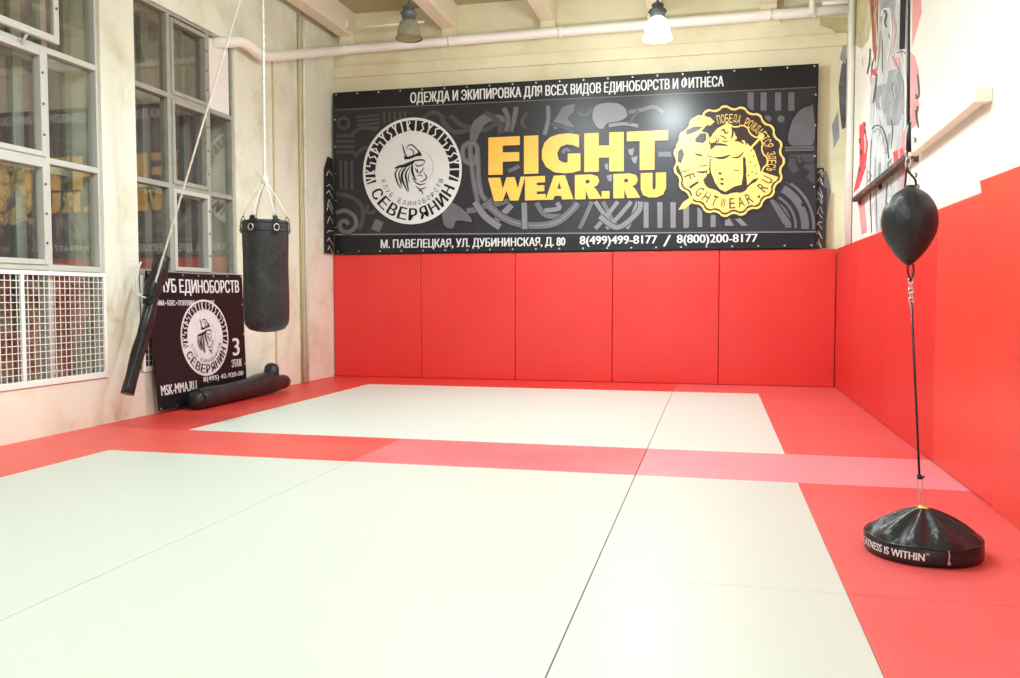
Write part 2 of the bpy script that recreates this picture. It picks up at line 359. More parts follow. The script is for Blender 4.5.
# ------------------------------------------------------------------ flat art helper
class Art:
    """flat printed shapes; each shape gets its own hair-thin ink layer so no two are coplanar"""
    def __init__(s, fn, base=0.): s.f = fn; s.ops = []; s.base = base
    def poly(s, pts, m, L=1): s.ops.append((L, m, 'p', [tuple(p[:2]) for p in pts]))
    def stroke(s, pts, w, m, L=1, sm=True, n=5, taper=False, closed=False):
        P = [(v.x, v.y) for v in smooth([(a, b, 0) for a, b in pts], n, closed)] if sm else list(pts)
        k = len(P); Lf, Rt = [], []
        for i in range(k):
            if closed: a, b = P[i-1], P[(i+1) % k]
            else: a, b = P[max(i-1, 0)], P[min(i+1, k-1)]
            dx, dy = b[0]-a[0], b[1]-a[1]; d = math.hypot(dx, dy) or 1
            ww = w/2*(1 if not taper else (.25+.75*math.sin(math.pi*min(1, max(0, (i+.3)/(k-.4))))))
            Lf.append((P[i][0]-dy/d*ww, P[i][1]+dx/d*ww)); Rt.append((P[i][0]+dy/d*ww, P[i][1]-dx/d*ww))
        s.ops.append((L, m, 's', (Lf, Rt, closed)))
    def ribbon(s, pts, w, m, L=1, edge=None, ew=.9, inner=None, **k):
        if edge: s.stroke(pts, w+2*ew, edge, L, **k)
        s.stroke(pts, w, m, L+1, **k)
        if inner: s.stroke(pts, w*.18, inner, L+2, **k)
    def disc(s, cx, cy, rx, ry, m, L=1, n=40): s.poly([(cx+rx*math.cos(2*math.pi*i/n), cy+ry*math.sin(2*math.pi*i/n)) for i in range(n)], m, L)
    def glyphs(s, body, m, L, place, off=.0, bold=0):
        """place(u in 0..1, v in 0..1) -> art coordinates"""
        c = bpy.data.curves.new('t', 'FONT'); c.body = body; c.offset = off; c.resolution_u = 4
        o = bpy.data.objects.new('t', c); C.objects.link(o)
        me = bpy.data.meshes.new_from_object(o.evaluated_get(bpy.context.evaluated_depsgraph_get()))
        bpy.data.objects.remove(o)
        xs = [v.co.x for v in me.vertices]; ys_ = [v.co.y for v in me.vertices]
        if not xs: return
        x0, x1, y0, y1 = min(xs), max(xs), min(ys_), max(ys_)
        V_ = [place((v.co.x-x0)/(x1-x0), (v.co.y-y0)/(y1-y0)) for v in me.vertices]
        fs_ = [tuple(p.vertices) for p in me.polygons]
        for sh in ((0,) if not bold else (-bold, 0, bold)):       # heavier strokes: overprint with a small shift
            q_ = place(.5+sh, .5); q0 = place(.5, .5)
            s.ops.append((L, m, 'm', ([(a+q_[0]-q0[0], b+q_[1]-q0[1]) for a, b in V_], fs_)))
        bpy.data.meshes.remove(me)
    def text(s, body, tl, bl, br, m, L=2, off=.0):
        """text fitted into the parallelogram top-left, bottom-left, bottom-right"""
        s.glyphs(body, m, L, lambda u, v: (bl[0]+(br[0]-bl[0])*u+(tl[0]-bl[0])*v, bl[1]+(br[1]-bl[1])*u+(tl[1]-bl[1])*v), 0, (.055 if off > .01 else 0)/len(body))
    def arc(s, body, cx, cy, rx, ry, a0, a1, r0, r1, m, L=2, off=.02, inside=False, wf=.78):
        """characters along an arc; angles in degrees; r0 = foot radius, r1 = head radius (fractions of rx, ry)"""
        n = len(body); st = math.radians(a1-a0)/(n-1 if n > 1 else 1)
        for i, ch in enumerate(body):
            if ch == ' ': continue
            a = math.radians(a0)+st*i; hw = abs(st)/2*wf
            if ch in '.ЬI': hw *= .45 if ch != 'Ь' else .8
            rr1 = r0+(r1-r0)*.22 if ch == '.' else r1
            sg = 1 if st > 0 else -1
            s.glyphs(ch, m, L, lambda u, v: (cx+rx*(r0+(rr1-r0)*v)*math.cos(a+sg*(u-.5)*2*hw), cy+ry*(r0+(rr1-r0)*v)*math.sin(a+sg*(u-.5)*2*hw)), 0, .06 if off > .01 else 0)
    def done(s, name, parent):
        bm = bmesh.new(); ms_ = []; step = .035
        for k, (L, m, kind, d) in enumerate(sorted(s.ops, key=lambda q: q[0])):
            if m not in ms_: ms_.append(m)
            j = ms_.index(m); lf = s.base+step*(k+1)
            if kind == 'p':
                try:
                    f = bm.faces.new([bm.verts.new(s.f(p[0], p[1], lf)) for p in d]); f.material_index = j; f.normal_update(); bmesh.ops.triangulate(bm, faces=[f])
                except ValueError: pass
            elif kind == 's':
                Lf, Rt, cl = d; n = len(Lf)
                A_ = [bm.verts.new(s.f(p[0], p[1], lf+step*.8*i/n)) for i, p in enumerate(Lf)]; B_ = [bm.verts.new(s.f(p[0], p[1], lf+step*.8*i/n)) for i, p in enumerate(Rt)]
                for i in range(n if cl else n-1):
                    q = (i+1) % n; bm.faces.new((A_[i], A_[q], B_[q], B_[i])).material_index = j
            else:
                vs = [bm.verts.new(s.f(p[0], p[1], lf)) for p in d[0]]
                for p in d[1]:
                    try: bm.faces.new([vs[i] for i in p]).material_index = j
                    except ValueError: pass
        return obj(name, bm, ms_, parent, recalc=False)
def tr(x0, y0, sc, pts): return [(x0+u*sc, y0+v*sc) for u, v in pts]
# ------------------------------------------------------------------ club emblem (unit disc coordinates, y up)
def emblem(A, L=3, simple=False):
    A.disc(0, 0, 1, 1, ink_white, L, 64)
    # black band with runes
    a0, a1 = -14, 194; n = 60
    out = [(.95*math.cos(math.radians(a0+(a1-a0)*i/n)), .95*math.sin(math.radians(a0+(a1-a0)*i/n))) for i in range(n+1)]
    inn = [(.75*math.cos(math.radians(a0+(a1-a0)*i/n)), .75*math.sin(math.radians(a0+(a1-a0)*i/n))) for i in range(n+1)]
    for i in range(n): A.poly([out[i], out[i+1], inn[i+1], inn[i]], ink_black, L+1)
    G = ['\\/', '|<', 'Z', 'S', '|>', 'Z', 'Y', 'S', 'Y', '|', 'R', '|', 'S', 'Y', 'S', '|', 'Z', 'S', 'S', 'Y', '|', '/']
    m_ = len(G)
    for i, g in enumerate(G):
        a = math.radians(a1-(a1-a0)*(i+.5)/m_); ha = math.radians((a1-a0)/m_)*.42
        def P(u, v): r = .735+.23*v; b = a-u*ha; return (r*math.cos(b), r*math.sin(b))
        w = .03
        S_ = {'Z': [[(-.6,1),(-.6,.55),(.6,.6),(.5,0)]], 'S': [[(.7,1),(-.4,.7),(.5,.35),(-.6,0)]], '|': [[(0,0),(0,1)]], '/': [[(-.5,0),(.5,1)]],
              'Y': [[(0,0),(0,.5),(-.7,1)],[(0,.5),(.7,1)]], 'R': [[(-.5,0),(-.5,1),(.5,.75),(-.4,.5),(.6,0)]], '|<': [[(-.5,0),(-.5,1)],[(.6,.9),(-.4,.5),(.5,.1)]],
              '|>': [[(-.5,0),(-.5,1)],[(-.4,.9),(.6,.5),(-.4,.2)]], '\\/': [[(-.7,1),(0,0)],[(.7,1),(0,0)]]}[g]
        for q in S_: A.stroke([P(*t) for t in q], w, ink_white, L+2, sm=False)
    A.arc('СЕВЕРЯНИН', 0, 0, 1, 1, 212, 331, .92, .70, ink_black, L+1, off=.035) if False else None
    A.arc('СЕВЕРЯНИН', 0, 0, 1, 1, 210, 332, .93, .70, ink_black, L+1, off=.02, wf=.74)
    A.arc('КЛУБ ЕДИНОБОРСТВ', 0, 0, 1, 1, 197, 341, .655, .565, ink_line, L+1, off=.0, wf=.62)
    def V(pts): return [((385+u*.0958-412.7)/49.2, (171-(135+v*.0958))/53.3) for u, v in pts]
    k = .0958/51
    def st(pts, w, t=True, m=ink_black): A.stroke(V(pts), w*k, m, L+1, taper=t)
    st([(182,92),(200,150),(215,200),(250,245)], 15)
    st([(228,150),(240,118),(275,102),(310,125),(345,165),(372,200)], 13)
    st([(240,150),(275,150),(302,180),(290,215),(250,240)], 11)
    A.poly(V([(342,150),(372,182),(392,222),(330,226),(262,252),(205,256),(203,214),(240,228),(300,212),(346,190)]), ink_black, L+1)
    st([(200,305),(250,292),(330,268),(405,268),(420,300)], 17)
    st([(105,345),(160,325),(230,318),(310,285)], 30)
    st([(150,335),(112,400),(135,490),(168,555)], 17); st([(190,335),(150,400),(165,480),(180,545)], 15)
    st([(235,325),(185,400),(190,480),(240,590)], 22); st([(270,325),(222,400),(232,490),(252,590)], 20)
    st([(205,340),(172,420),(182,500)], 10); st([(262,380),(248,440),(258,500)], 9)
    st([(290,300),(286,370),(305,440)], 26); st([(322,300),(335,325),(385,322),(412,298)], 13)
    st([(312,340),(345,395),(338,350)], 12); st([(412,340),(385,385),(352,412)], 12); st([(405,395),(438,445),(410,480),(365,492)], 13)
    st([(300,400),(318,460),(335,470)], 16); st([(290,440),(320,495),(375,522),(430,508)], 12); st([(325,535),(375,570),(432,548)], 12)
    st([(350,582),(385,590),(400,625)], 13); st([(340,430),(380,425),(400,440)], 8)
    st([(375,165),(455,210),(502,300),(495,400),(450,500)], 4, True, ink_lt)
# ------------------------------------------------------------------ large banner
YS = 11.47
def bmap(x, y, L): p = py(x, y, YS); return Vector((p.x, YS-.0012*L, p.z))
tlc, brc = py(333, 93, YS), py(815.5, 249, YS)
X0, X1, Z0, Z1 = tlc.x, brc.x, 1.772, 4.065
ban = thing('wall_banner', 'large black banner with yellow FIGHT WEAR.RU lettering on the back wall', 'banner', ((X0+X1)/2, YS, Z0))
bm = bmesh.new(); nx, nz = 60, 20
gv = [[bm.verts.new((X0+(X1-X0)*i/nx, YS+.001+.006*math.sin(i*.9)*0, Z0+(Z1-Z0)*j/nz)) for j in range(nz+1)] for i in range(nx+1)]
for i in range(nx):
    for j in range(nz): bm.faces.new((gv[i][j], gv[i+1][j], gv[i+1][j+1], gv[i][j+1]))
bv = [bm.verts.new((x, YS+.006, z)) for x, z in ((X0, Z0), (X1, Z0), (X1, Z1), (X0, Z1))]
bm.faces.new(bv)
obj('banner_sheet', bm, ink_black, ban)
# artwork field
A = Art(bmap)
zt, zb = py(575, 105, YS).z, 0
def lx(x, ya, yb): return ya+(yb-ya)*(x-333)/(817-333)
def top(x): return lx(x, 111, 88)
def bot(x): return lx(x, 234, 231)
for i in range(24):
    a, b = 334+i*20.08, 334+(i+1)*20.08
    A.poly([(a, top(a)), (b, top(b)), (b, bot(b)), (a, bot(a))], ink_field, 1)
A.stroke([(334, 110), (575, 98.6), (816, 87.2)], 1.0, ink_grey, 2, sm=False)
A.stroke([(334, 234.6), (575, 233.2), (816, 231.8)], 1.2, ink_lt, 2, sm=False)
c6 = lambda p: tr(330, 90, .2214, p); c7 = lambda p: tr(460, 90, .2255, p); c5 = lambda p: tr(725, 155, .1106, p); d6 = lambda p: tr(570, 60, .2951, p)
rb = lambda pts, w, m=ink_grey, L=3, **k: A.ribbon(pts, w, m, L, edge=ink_line, ew=.8, **k)
# left column: blocks of bars, circle, spirals
for v in (122, 140, 158, 176): rb(c6([(100+v*.15, v), (225, v-8)]), 2.6, ink_grey2)
for v in (208, 232, 256, 280): rb(c6([(28, v), (112, v)]), 3.4, ink_grey2)
for u in (48, 72, 98): rb(c6([(u, 320), (u+2, 450)]), 3.6, ink_grey2)
for u in (245, 268, 292, 316, 338): rb(c6([(u, 98), (u+3, 150)]), 3.0, ink_grey2)
A.disc(*c6([(62, 150)])[0], 9, 9, ink_line, 3); A.disc(*c6([(62, 150)])[0], 7, 7, ink_grey2, 4); A.disc(*c6([(62, 150)])[0], 3.6, 3.6, ink_line, 5)
rb(c6([(28, 555), (70, 545), (110, 570), (118, 610), (90, 640), (55, 635), (45, 605), (65, 590), (85, 605)]), 4.2, ink_grey)
rb(c6([(30, 470), (90, 480), (140, 520), (150, 580), (130, 632)]), 4.6, ink_grey2)
rb(c6([(225, 590), (205, 635)]), 9, ink_grey); rb(c6([(175, 520), (165, 548), (190, 555), (205, 540)]), 4, ink_grey2)
rb(c6([(110, 300), (160, 260), (190, 300)]), 4, ink_grey2); rb(c6([(100, 200), (150, 170), (215, 180)]), 4, ink_grey2)
# right of the club emblem
rb(c6([(545, 115), (600, 160), (700, 180), (768, 130)]), 5, ink_grey2); rb(c6([(500, 130), (560, 190), (640, 175)]), 5, ink_grey2)
rb(c6([(420, 130), (470, 100), (520, 130)]), 4.5, ink_grey2)
rb(c6([(660, 290), (655, 330), (610, 320), (600, 270), (625, 240), (660, 250), (668, 300), (672, 400), (690, 480), (740, 520)]), 5.2, ink_grey, inner=ink_lt)
rb(c6([(640, 270), (628, 282), (640, 296)]), 2.6, ink_grey)
rb(c6([(720, 110), (660, 150), (645, 210), (650, 245)]), 6, ink_grey); rb(c6([(700, 100), (760, 150), (768, 200)]), 5, ink_grey2)
rb(c6([(618, 545), (680, 535), (768, 470)]), 5.5, ink_grey, L=5); rb(c6([(655, 505), (700, 570), (768, 620)]), 6.5, ink_lt, L=7)
A.poly([(v.x, v.y) for v in smooth([(a, b, 0) for a, b in c6([(505, 520), (545, 500), (600, 530), (640, 570), (650, 605), (610, 600), (575, 600), (560, 635), (520, 625), (500, 580)])], 5, True)], ink_line, 4)
A.poly([(v.x, v.y) for v in smooth([(a, b, 0) for a, b in c6([(511, 525), (546, 507), (596, 535), (632, 572), (640, 597), (610, 592), (570, 592), (556, 625), (524, 618), (508, 580)])], 5, True)], ink_grey, 5)
# centre, above and below the words
rb(c7([(60, 230), (100, 150), (170, 120), (215, 150)]), 5, ink_grey); rb(c7([(120, 100), (180, 150), (185, 190)]), 5, ink_grey2)
rb(c7([(195, 80), (215, 130), (205, 185)]), 5, ink_grey, L=5); rb(c7([(250, 75), (240, 130), (225, 185)]), 5, ink_grey); rb(c7([(290, 170), (275, 140), (300, 100)]), 3.5, ink_grey2)
rb(c7([(390, 70), (392, 130), (375, 200)]), 4.6, ink_grey, inner=ink_lt)
A.poly(c7([(425, 125), (455, 75), (510, 60), (505, 95), (475, 125), (508, 165), (460, 160), (420, 175), (405, 150)]), ink_grey, 4)
rb(c7([(410, 150), (460, 165), (505, 190)]), 3, ink_grey2, L=6); rb(c7([(520, 100), (560, 110), (585, 85)]), 3.6, ink_grey2)
hp = c7([(605, 65), (690, 55), (735, 80), (745, 115), (710, 140), (655, 150), (635, 175), (605, 165), (585, 120)])
A.poly([(v.x, v.y) for v in smooth([(a, b, 0) for a, b in hp], 5, True)], ink_lt, 4); A.stroke(hp, 1.2, ink_line, 5, closed=True)
rb(c7([(735, 100), (800, 90), (860, 75), (900, 100)]), 4, ink_grey); rb(c7([(660, 158), (730, 150), (790, 160)]), 3.4, ink_lt); rb(c7([(790, 90), (770, 120), (750, 150)]), 3, ink_grey2)
rb(c7([(45, 240), (48, 300), (60, 400), (80, 500)]), 5, ink_grey, inner=ink_lt); rb(c7([(40, 235), (15, 250), (15, 300), (45, 315), (60, 290)]), 4, ink_grey)
rb(c7([(60, 520), (150, 510), (215, 490)]), 5, ink_grey, L=5); rb(c7([(130, 515), (200, 570), (300, 600), (420, 590), (500, 530), (520, 500)]), 7, ink_grey, L=7, inner=ink_lt)
rb(c7([(150, 590), (190, 550), (230, 510)]), 6, ink_lt, L=4); rb(c7([(285, 500), (288, 617)]), 5.5, ink_lt, L=9)
rb(c7([(340, 500), (380, 555), (470, 560)]), 5, ink_grey, L=4); rb(c7([(375, 535), (440, 525), (430, 500)]), 4.4, ink_lt, L=9)
for a, b in ((585, 530), (600, 690), (635, 700), (700, 600), (760, 650), (790, 740)):
    rb(c7([(a, 495), ((a+b)/2, 560), (b, 615)]), 4.2, ink_lt if a % 2 == 0 else ink_grey, L=5)
rb(c7([(620, 560), (700, 610), (790, 540), (800, 495)]), 5, ink_lt, L=9)
for u in (825, 885, 943, 1000): rb(c7([(u, 498), (u+1, 612)]), 4.6, ink_lt)
for u, v in ((745, 265), (760, 300), (640, 330), (650, 380)): A.poly(c7([(u, v), (u+28, v-8), (u+20, v+28), (u+6, v+20)]), ink_lt, 3)
rb(c7([(880, 285), (940, 285)]), 5, ink_grey); rb(c7([(455, 280), (470, 262), (490, 275)]), 3, ink_grey); rb(c7([(215, 360), (250, 345), (262, 335)]), 4, ink_grey)
# right: windows, spear heads, shield, face profile
for u in (612, 656, 705, 750): rb(d6([(u, 110), (u, 172)]), 6.2, ink_grey)
for u in (670, 715): A.disc(*d6([(u, 200)])[0], 4.4, 4.4, ink_line, 3); A.disc(*d6([(u, 200)])[0], 3.6, 3.6, ink_grey, 4)
A.poly([(v.x, v.y) for v in smooth([(a, b, 0) for a, b in d6([(735, 290), (740, 210), (775, 160), (815, 145), (828, 150), (828, 290)])], 5, True)], ink_line, 3)
A.poly([(v.x, v.y) for v in smooth([(a, b, 0) for a, b in d6([(744, 285), (750, 215), (780, 170), (815, 156), (824, 160), (824, 285)])], 5, True)], ink_grey, 4)
rb(d6([(728, 302), (828, 300)]), 4.5, ink_grey, L=5, inner=ink_line)
A.poly(d6([(745, 322), (828, 318), (828, 420), (800, 400), (812, 375), (790, 365), (800, 345), (765, 350), (775, 375), (755, 385), (738, 360)]), ink_grey2, 3)
for q in ([(745, 330), (770, 335), (765, 350)], [(780, 330), (800, 350), (828, 345)], [(800, 370), (790, 390), (812, 410)]): A.stroke(d6(q), 1.2, ink_line, 5)
# shield arcs (centre lower left of the right end)
def arcpts(cx, cy, r, a0, a1, n=12): return [(cx+r*math.cos(math.radians(a0+(a1-a0)*i/n)), cy-r*math.sin(math.radians(a0+(a1-a0)*i/n))) for i in range(n+1)]
cx_, cy_ = 763, 226
for r, w, m in ((50.5, 3.0, ink_grey), (42, 9.5, ink_grey2), (42, 8.0, ink_grey), (32.5, 2.6, ink_grey), (25, 7, ink_grey2), (25, 6, ink_grey)):
    pts = [(x, min(y, 230)) for x, y in arcpts(cx_, cy_, r, -4, 62)]
    A.ribbon(pts, w, m, 6 if r != 42 or w == 8.0 else 5, edge=ink_line, ew=.7, sm=False)
for p in c5([(580, 237), (712, 448)]): A.disc(*p, 2.6, 2.6, ink_line, 8, 16)
A.poly(c5([(392, 392), (440, 400), (600, 632), (530, 632)]), ink_grey, 9); A.stroke(c5([(450, 390), (618, 634)]), 1.3, ink_line, 9, sm=False)
A.poly(c5([(0, 560), (35, 560), (80, 640), (0, 640)]), ink_lt, 4); A.poly(c5([(90, 580), (140, 570), (205, 640), (150, 640)]), ink_lt, 4)
for u in (258, 305, 350, 395, 440, 485): rb(d6([(u, 482), (u, 566)]), 5.0, ink_lt)
A.done('banner_artwork', ban)
# words
A = Art(bmap, 9)
f7 = lambda p: tr(470, 120, .2059, p)
Y_ = ink_yel
def letter(polys, holes=()):
    for q in polys: A.poly(f7(q), Y_, 14)
    for q in holes: A.poly(f7(q), ink_field, 15)
def outline(u0, v0, u1, v1): A.poly(f7([(u0, v0), (u1, v0-3), (u1, v1), (u0, v1)]), ink_field, 12)
F_ = [(90, 86), (243, 79), (243, 122), (160, 125), (160, 158), (240, 156), (240, 200), (160, 203), (160, 266), (90, 267)]
I_ = [(263, 78), (333, 75), (333, 260), (263, 263)]
Gp = [(530, 72), (530, 134), (500, 122), (470, 118), (440, 130), (424, 162), (432, 195), (455, 208), (475, 206), (475, 188), (476, 164), (537, 162), (537, 245), (500, 256), (460, 259), (410, 254), (370, 228), (350, 190), (350, 150), (362, 112), (390, 84), (430, 70), (480, 65)]
H_ = [(556, 66), (626, 63), (626, 125), (677, 124), (677, 61), (747, 58), (747, 249), (677, 250), (677, 182), (626, 183), (626, 251), (556, 253)]
T_ = [(762, 58), (962, 50), (962, 98), (896, 100), (896, 242), (825, 244), (825, 102), (762, 104)]
W_ = [(88, 282), (148, 280), (160, 335), (178, 279), (218, 278), (234, 333), (247, 276), (268, 275), (262, 300), (236, 391), (196, 392), (178, 345), (160, 394), (118, 395)]
E_ = [(268, 276), (365, 272), (365, 303), (325, 305), (325, 318), (362, 317), (362, 346), (325, 348), (325, 361), (368, 359), (368, 388), (268, 391)]
A_ = [(408, 271), (462, 269), (503, 385), (448, 386), (443, 368), (412, 369), (405, 387), (368, 388)]
R_ = [(510, 268), (590, 265), (620, 274), (628, 296), (618, 318), (600, 327), (612, 335), (640, 382), (578, 384), (562, 340), (562, 385), (510, 386)]
D_ = [(640, 346), (678, 345), (678, 381), (640, 382)]
R2 = [(u+187, v-5) for u, v in R_]
U_ = [(830, 259), (886, 257), (886, 330), (892, 342), (903, 330), (903, 257), (952, 255), (952, 330), (938, 362), (905, 376), (870, 376), (840, 364), (830, 335)]
for q in (F_, I_, Gp, H_, T_, W_, E_, A_, R_, D_, R2, U_):
    A.stroke(f7(q), 3.0, ink_field, 12, sm=False, closed=True)
letter([F_, I_, Gp, H_, T_, W_, E_, A_, R_, D_, R2, U_], [[(424, 335), (434, 302), (444, 334)], [(562, 292), (578, 290), (584, 298), (578, 308), (562, 310)], [(749, 287), (765, 285), (771, 293), (765, 303), (749, 305)]])
A.done('lettering', ban); A = Art(bmap, 1)
A.text('ОДЕЖДА И ЭКИПИРОВКА ДЛЯ ВСЕХ ВИДОВ ЕДИНОБОРСТВ И ФИТНЕСА', (410.5, 92), (410.5, 105.2), (723.5, 88.4), ink_white, 3, .03)
A.done('lettering', ban); A = Art(bmap, 1)
A.text('М. ПАВЕЛЕЦКАЯ, УЛ. ДУБИНИНСКАЯ, Д. 80', (381, 239.5), (381, 250), (565, 247.3), ink_white, 3, .03)
A.done('lettering', ban); A = Art(bmap, 1)
A.text('8(499)499-8177', (580, 236.2), (580, 247), (657, 246), ink_white, 3, .03)
A.done('lettering', ban); A = Art(bmap, 1)
A.text('/', (663, 235.2), (663, 246.4), (671, 246.3), ink_white, 3, .0)
A.done('lettering', ban); A = Art(bmap, 1)
A.text('8(800)200-8177', (677, 234.8), (677, 245.7), (757.5, 244.6), ink_white, 3, .03)
A.done('lettering', ban)
# emblem of the club
A = Art(lambda u, v, L: bmap(412.7+u*49.4, 171-v*53.3-u*1.6, L), 9)
emblem(A, 14); A.done('club_emblem', ban)
# fighter emblem
A = Art(bmap, 9); e = lambda p: tr(660, 95, .1918, p)
def gear(R, cx=360, cy=345, n=19, a0=0, a1=360, amp=.028):
    out = []; k = 180
    for i in range(k+1 if a1-a0 < 360 else k):
        a = math.radians(a0+(a1-a0)*i/k); s_ = math.cos(n*a); s_ = math.copysign(abs(s_)**.6, s_)
        out.append((cx+R*(1+amp*s_)*math.cos(a), cy-R*(1+amp*s_)*math.sin(a)))
    return out
A.poly(e(gear(298)), ink_line, 14); A.poly(e(gear(284)), ink_gold, 15); A.poly(e(gear(272)), ink_dk, 16)
A.poly(e(gear(262, a0=198, a1=342)+[(q[0], q[1]) for q in gear(172, n=11, a0=198, a1=342)[::-1]]), ink_gold, 17)   # lower band
A.stroke(e(gear(190, n=11, a0=-20, a1=95, amp=.05)), 1.4, ink_gold, 17, sm=False)
P = lambda q, m=ink_gold, L=18: A.poly(e(q), m, L)
P([(80, 330), (86, 260), (120, 195), (170, 140), (235, 105), (250, 150), (215, 190), (250, 200), (262, 262), (262, 400), (200, 470), (120, 430)])
P([(250, 300), (300, 256), (440, 236), (458, 290), (432, 330), (436, 400), (424, 470), (380, 482), (340, 505), (310, 490), (275, 440), (250, 380)])
P([(255, 225), (300, 175), (345, 150), (375, 155), (385, 190), (402, 225), (385, 250), (300, 258), (262, 250)])
P([(452, 250), (492, 290), (522, 380), (520, 430), (486, 440), (455, 472), (448, 400), (446, 330)])
A.stroke(e([(440, 325), (480, 270), (528, 218)]), 2.2, ink_gold, 18, sm=False); A.disc(*e([(528, 216)])[0], 3.2, 3.2, ink_gold, 18, 14)
P([(96, 600), (120, 560), (175, 522), (170, 560), (130, 592)]); P([(160, 128), (200, 105), (262, 118), (285, 140), (262, 160), (230, 155), (180, 160)])
D = lambda q, w=3.0, t=True: A.stroke(e(q), w, ink_dk, 20, taper=t)
e2 = lambda p: tr((675-660)/.1918, (110-95)/.1918, .1032/.1918, p)
for q in ([(110, 195), (190, 160), (270, 165), (230, 195), (170, 225), (105, 245)], [(195, 280), (245, 228), (300, 225), (306, 290), (275, 322), (200, 314)], [(30, 400), (70, 370), (90, 430), (60, 520), (25, 500)]): A.poly(e(e2(q)), ink_grey2, 19)
D2 = lambda q, w, t=True: D(e2(q), w, t)
D2([(345, 342), (420, 334), (512, 344)], 2.6); D2([(385, 462), (460, 465), (535, 438)], 2.6); D2([(190, 422), (230, 436), (270, 442)], 2.0); D2([(300, 440), (330, 450), (400, 462)], 1.0)
D2([(550, 462), (615, 458), (665, 405)], 1.8); D2([(575, 300), (625, 300), (665, 330)], 2.2); D2([(235, 546), (315, 538)], 1.6); D2([(60, 604), (135, 588)], 1.6); D2([(205, 600), (270, 604), (320, 590)], 2.2)
D2([(330, 560), (350, 630), (380, 690)], 1.8); D2([(300, 585), (315, 650), (290, 700)], 1.4); D2([(570, 588), (625, 586)], 1.2); D2([(320, 200), (360, 230), (330, 290)], 1.0); D2([(330, 300), (345, 330), (420, 300), (410, 260)], 1.4)
D2([(440, 210), (470, 190), (490, 225), (520, 215)], 1.8); D2([(430, 250), (470, 260), (500, 290)], 1.4); D2([(455, 290), (480, 310), (520, 300)], 1.2); D2([(550, 160), (560, 220), (545, 280)], 2.0); D2([(575, 170), (600, 210), (580, 250)], 1.6); D2([(390, 260), (400, 300), (385, 330)], 1.0)
D([(262, 330), (262, 400), (280, 450), (318, 502), (350, 506), (385, 482), (436, 470)], 1.2, False); D([(436, 330), (442, 400), (434, 468)], 3.4)
for u, v in ((312, 408), (322, 438), (322, 462)): D([(u-8, v-4), (u+2, v+3), (u+10, v-2)], 2.2)
for u, v in ((475, 290), (487, 320), (470, 350), (495, 370), (480, 400), (500, 410), (462, 420)): A.disc(*e([(u, v)])[0], .8, .8, ink_dk, 20, 8)
A.arc('ПОБЕДА РОЖДАЕТСЯ ЗДЕСЬ', *e([(360, 345)])[0], 54.7, -54.7, 104, -12, .70, .86, ink_gold, 20, off=.0, wf=.8)
A.arc('FIGHTWEAR.RU', *e([(360, 345)])[0], 54.7, -54.7, 202, 334, .87, .68, ink_dk, 20, off=.0, wf=.62)
A.done('fighter_emblem', ban)
# eyelets along the edges
def eyelet(bm, p, d, r=.012):
    bm = bmesh.new(); tube(bm, [p, p+d*.006], r, 8); obj('eyelet', bm, steel, ban)
for i in range(21):
    x = X0+.05+(X1-X0-.1)*i/20
    for z in (Z0+.03, Z1-.03): eyelet(bm, Vector((x, YS, z)), Vector((0, -1, 0)))
for j in range(1, 6):
    for x in (X0+.03, X1-.03): eyelet(bm, Vector((x, YS, Z0+(Z1-Z0)*j/6)), Vector((0, -1, 0)))
# black backing net that sticks out behind the banner
net = thing('backing_net', 'black net-like sheet peeking out at both sides behind the large banner', 'net', ((X0+X1)/2, 11.55, 1.76))
bm = bmesh.new()
zt_ = py(822, 168, 11.55).z
box(bm, X0+.3, X1+.13, 11.53, 11.56, 1.77, zt_-.25)
box(bm, X1-.1, X1+.09, 11.53, 11.56, zt_-.25, zt_)
obj('sheet', bm, black_cloth, net)
bm = bmesh.new()
q = [(-5.375, 11.20, 1.77), (-5.375, 11.47, 1.77), (-5.375, 11.47, 3.12), (-5.375, 11.34, 3.14), (-5.375, 11.22, 2.95)]
v = [bm.verts.new(p) for p in q]; v2 = [bm.verts.new((p[0]+.02, p[1], p[2])) for p in q]
bm.faces.new(v); bm.faces.new(v2[::-1])
for i in range(5): bm.faces.new((v[i], v[(i+1)%5], v2[(i+1)%5], v2[i]))
obj('folded_flap', bm, black_cloth, net)
for i in range(9):
    z = 1.82+i*.13+RND.uniform(-.03, .03); j1, j2, j3 = (RND.uniform(-.06, .06) for _ in range(3))
    bm = bmesh.new(); tube(bm, [(-5.352, 11.24+.04*RND.random(), z), (-5.352, 11.33+j1*.5, z+.05+j2), (-5.352, 11.45, z+j3)], .006, 5)
    obj('net_cord', bm, rope_w, net)
    bm = bmesh.new(); tube(bm, [(X1+.012, 11.526, z), (X1+.05+j1*.3, 11.526, z+.05+j2), (X1+.085, 11.526, z+j3)], .006, 5)
    tube(bm, [(X1+.03, 11.526, z+.03), (X1+.08, 11.526, z-.05)], .005, 5)
    obj('net_cord', bm, rope_w, net)
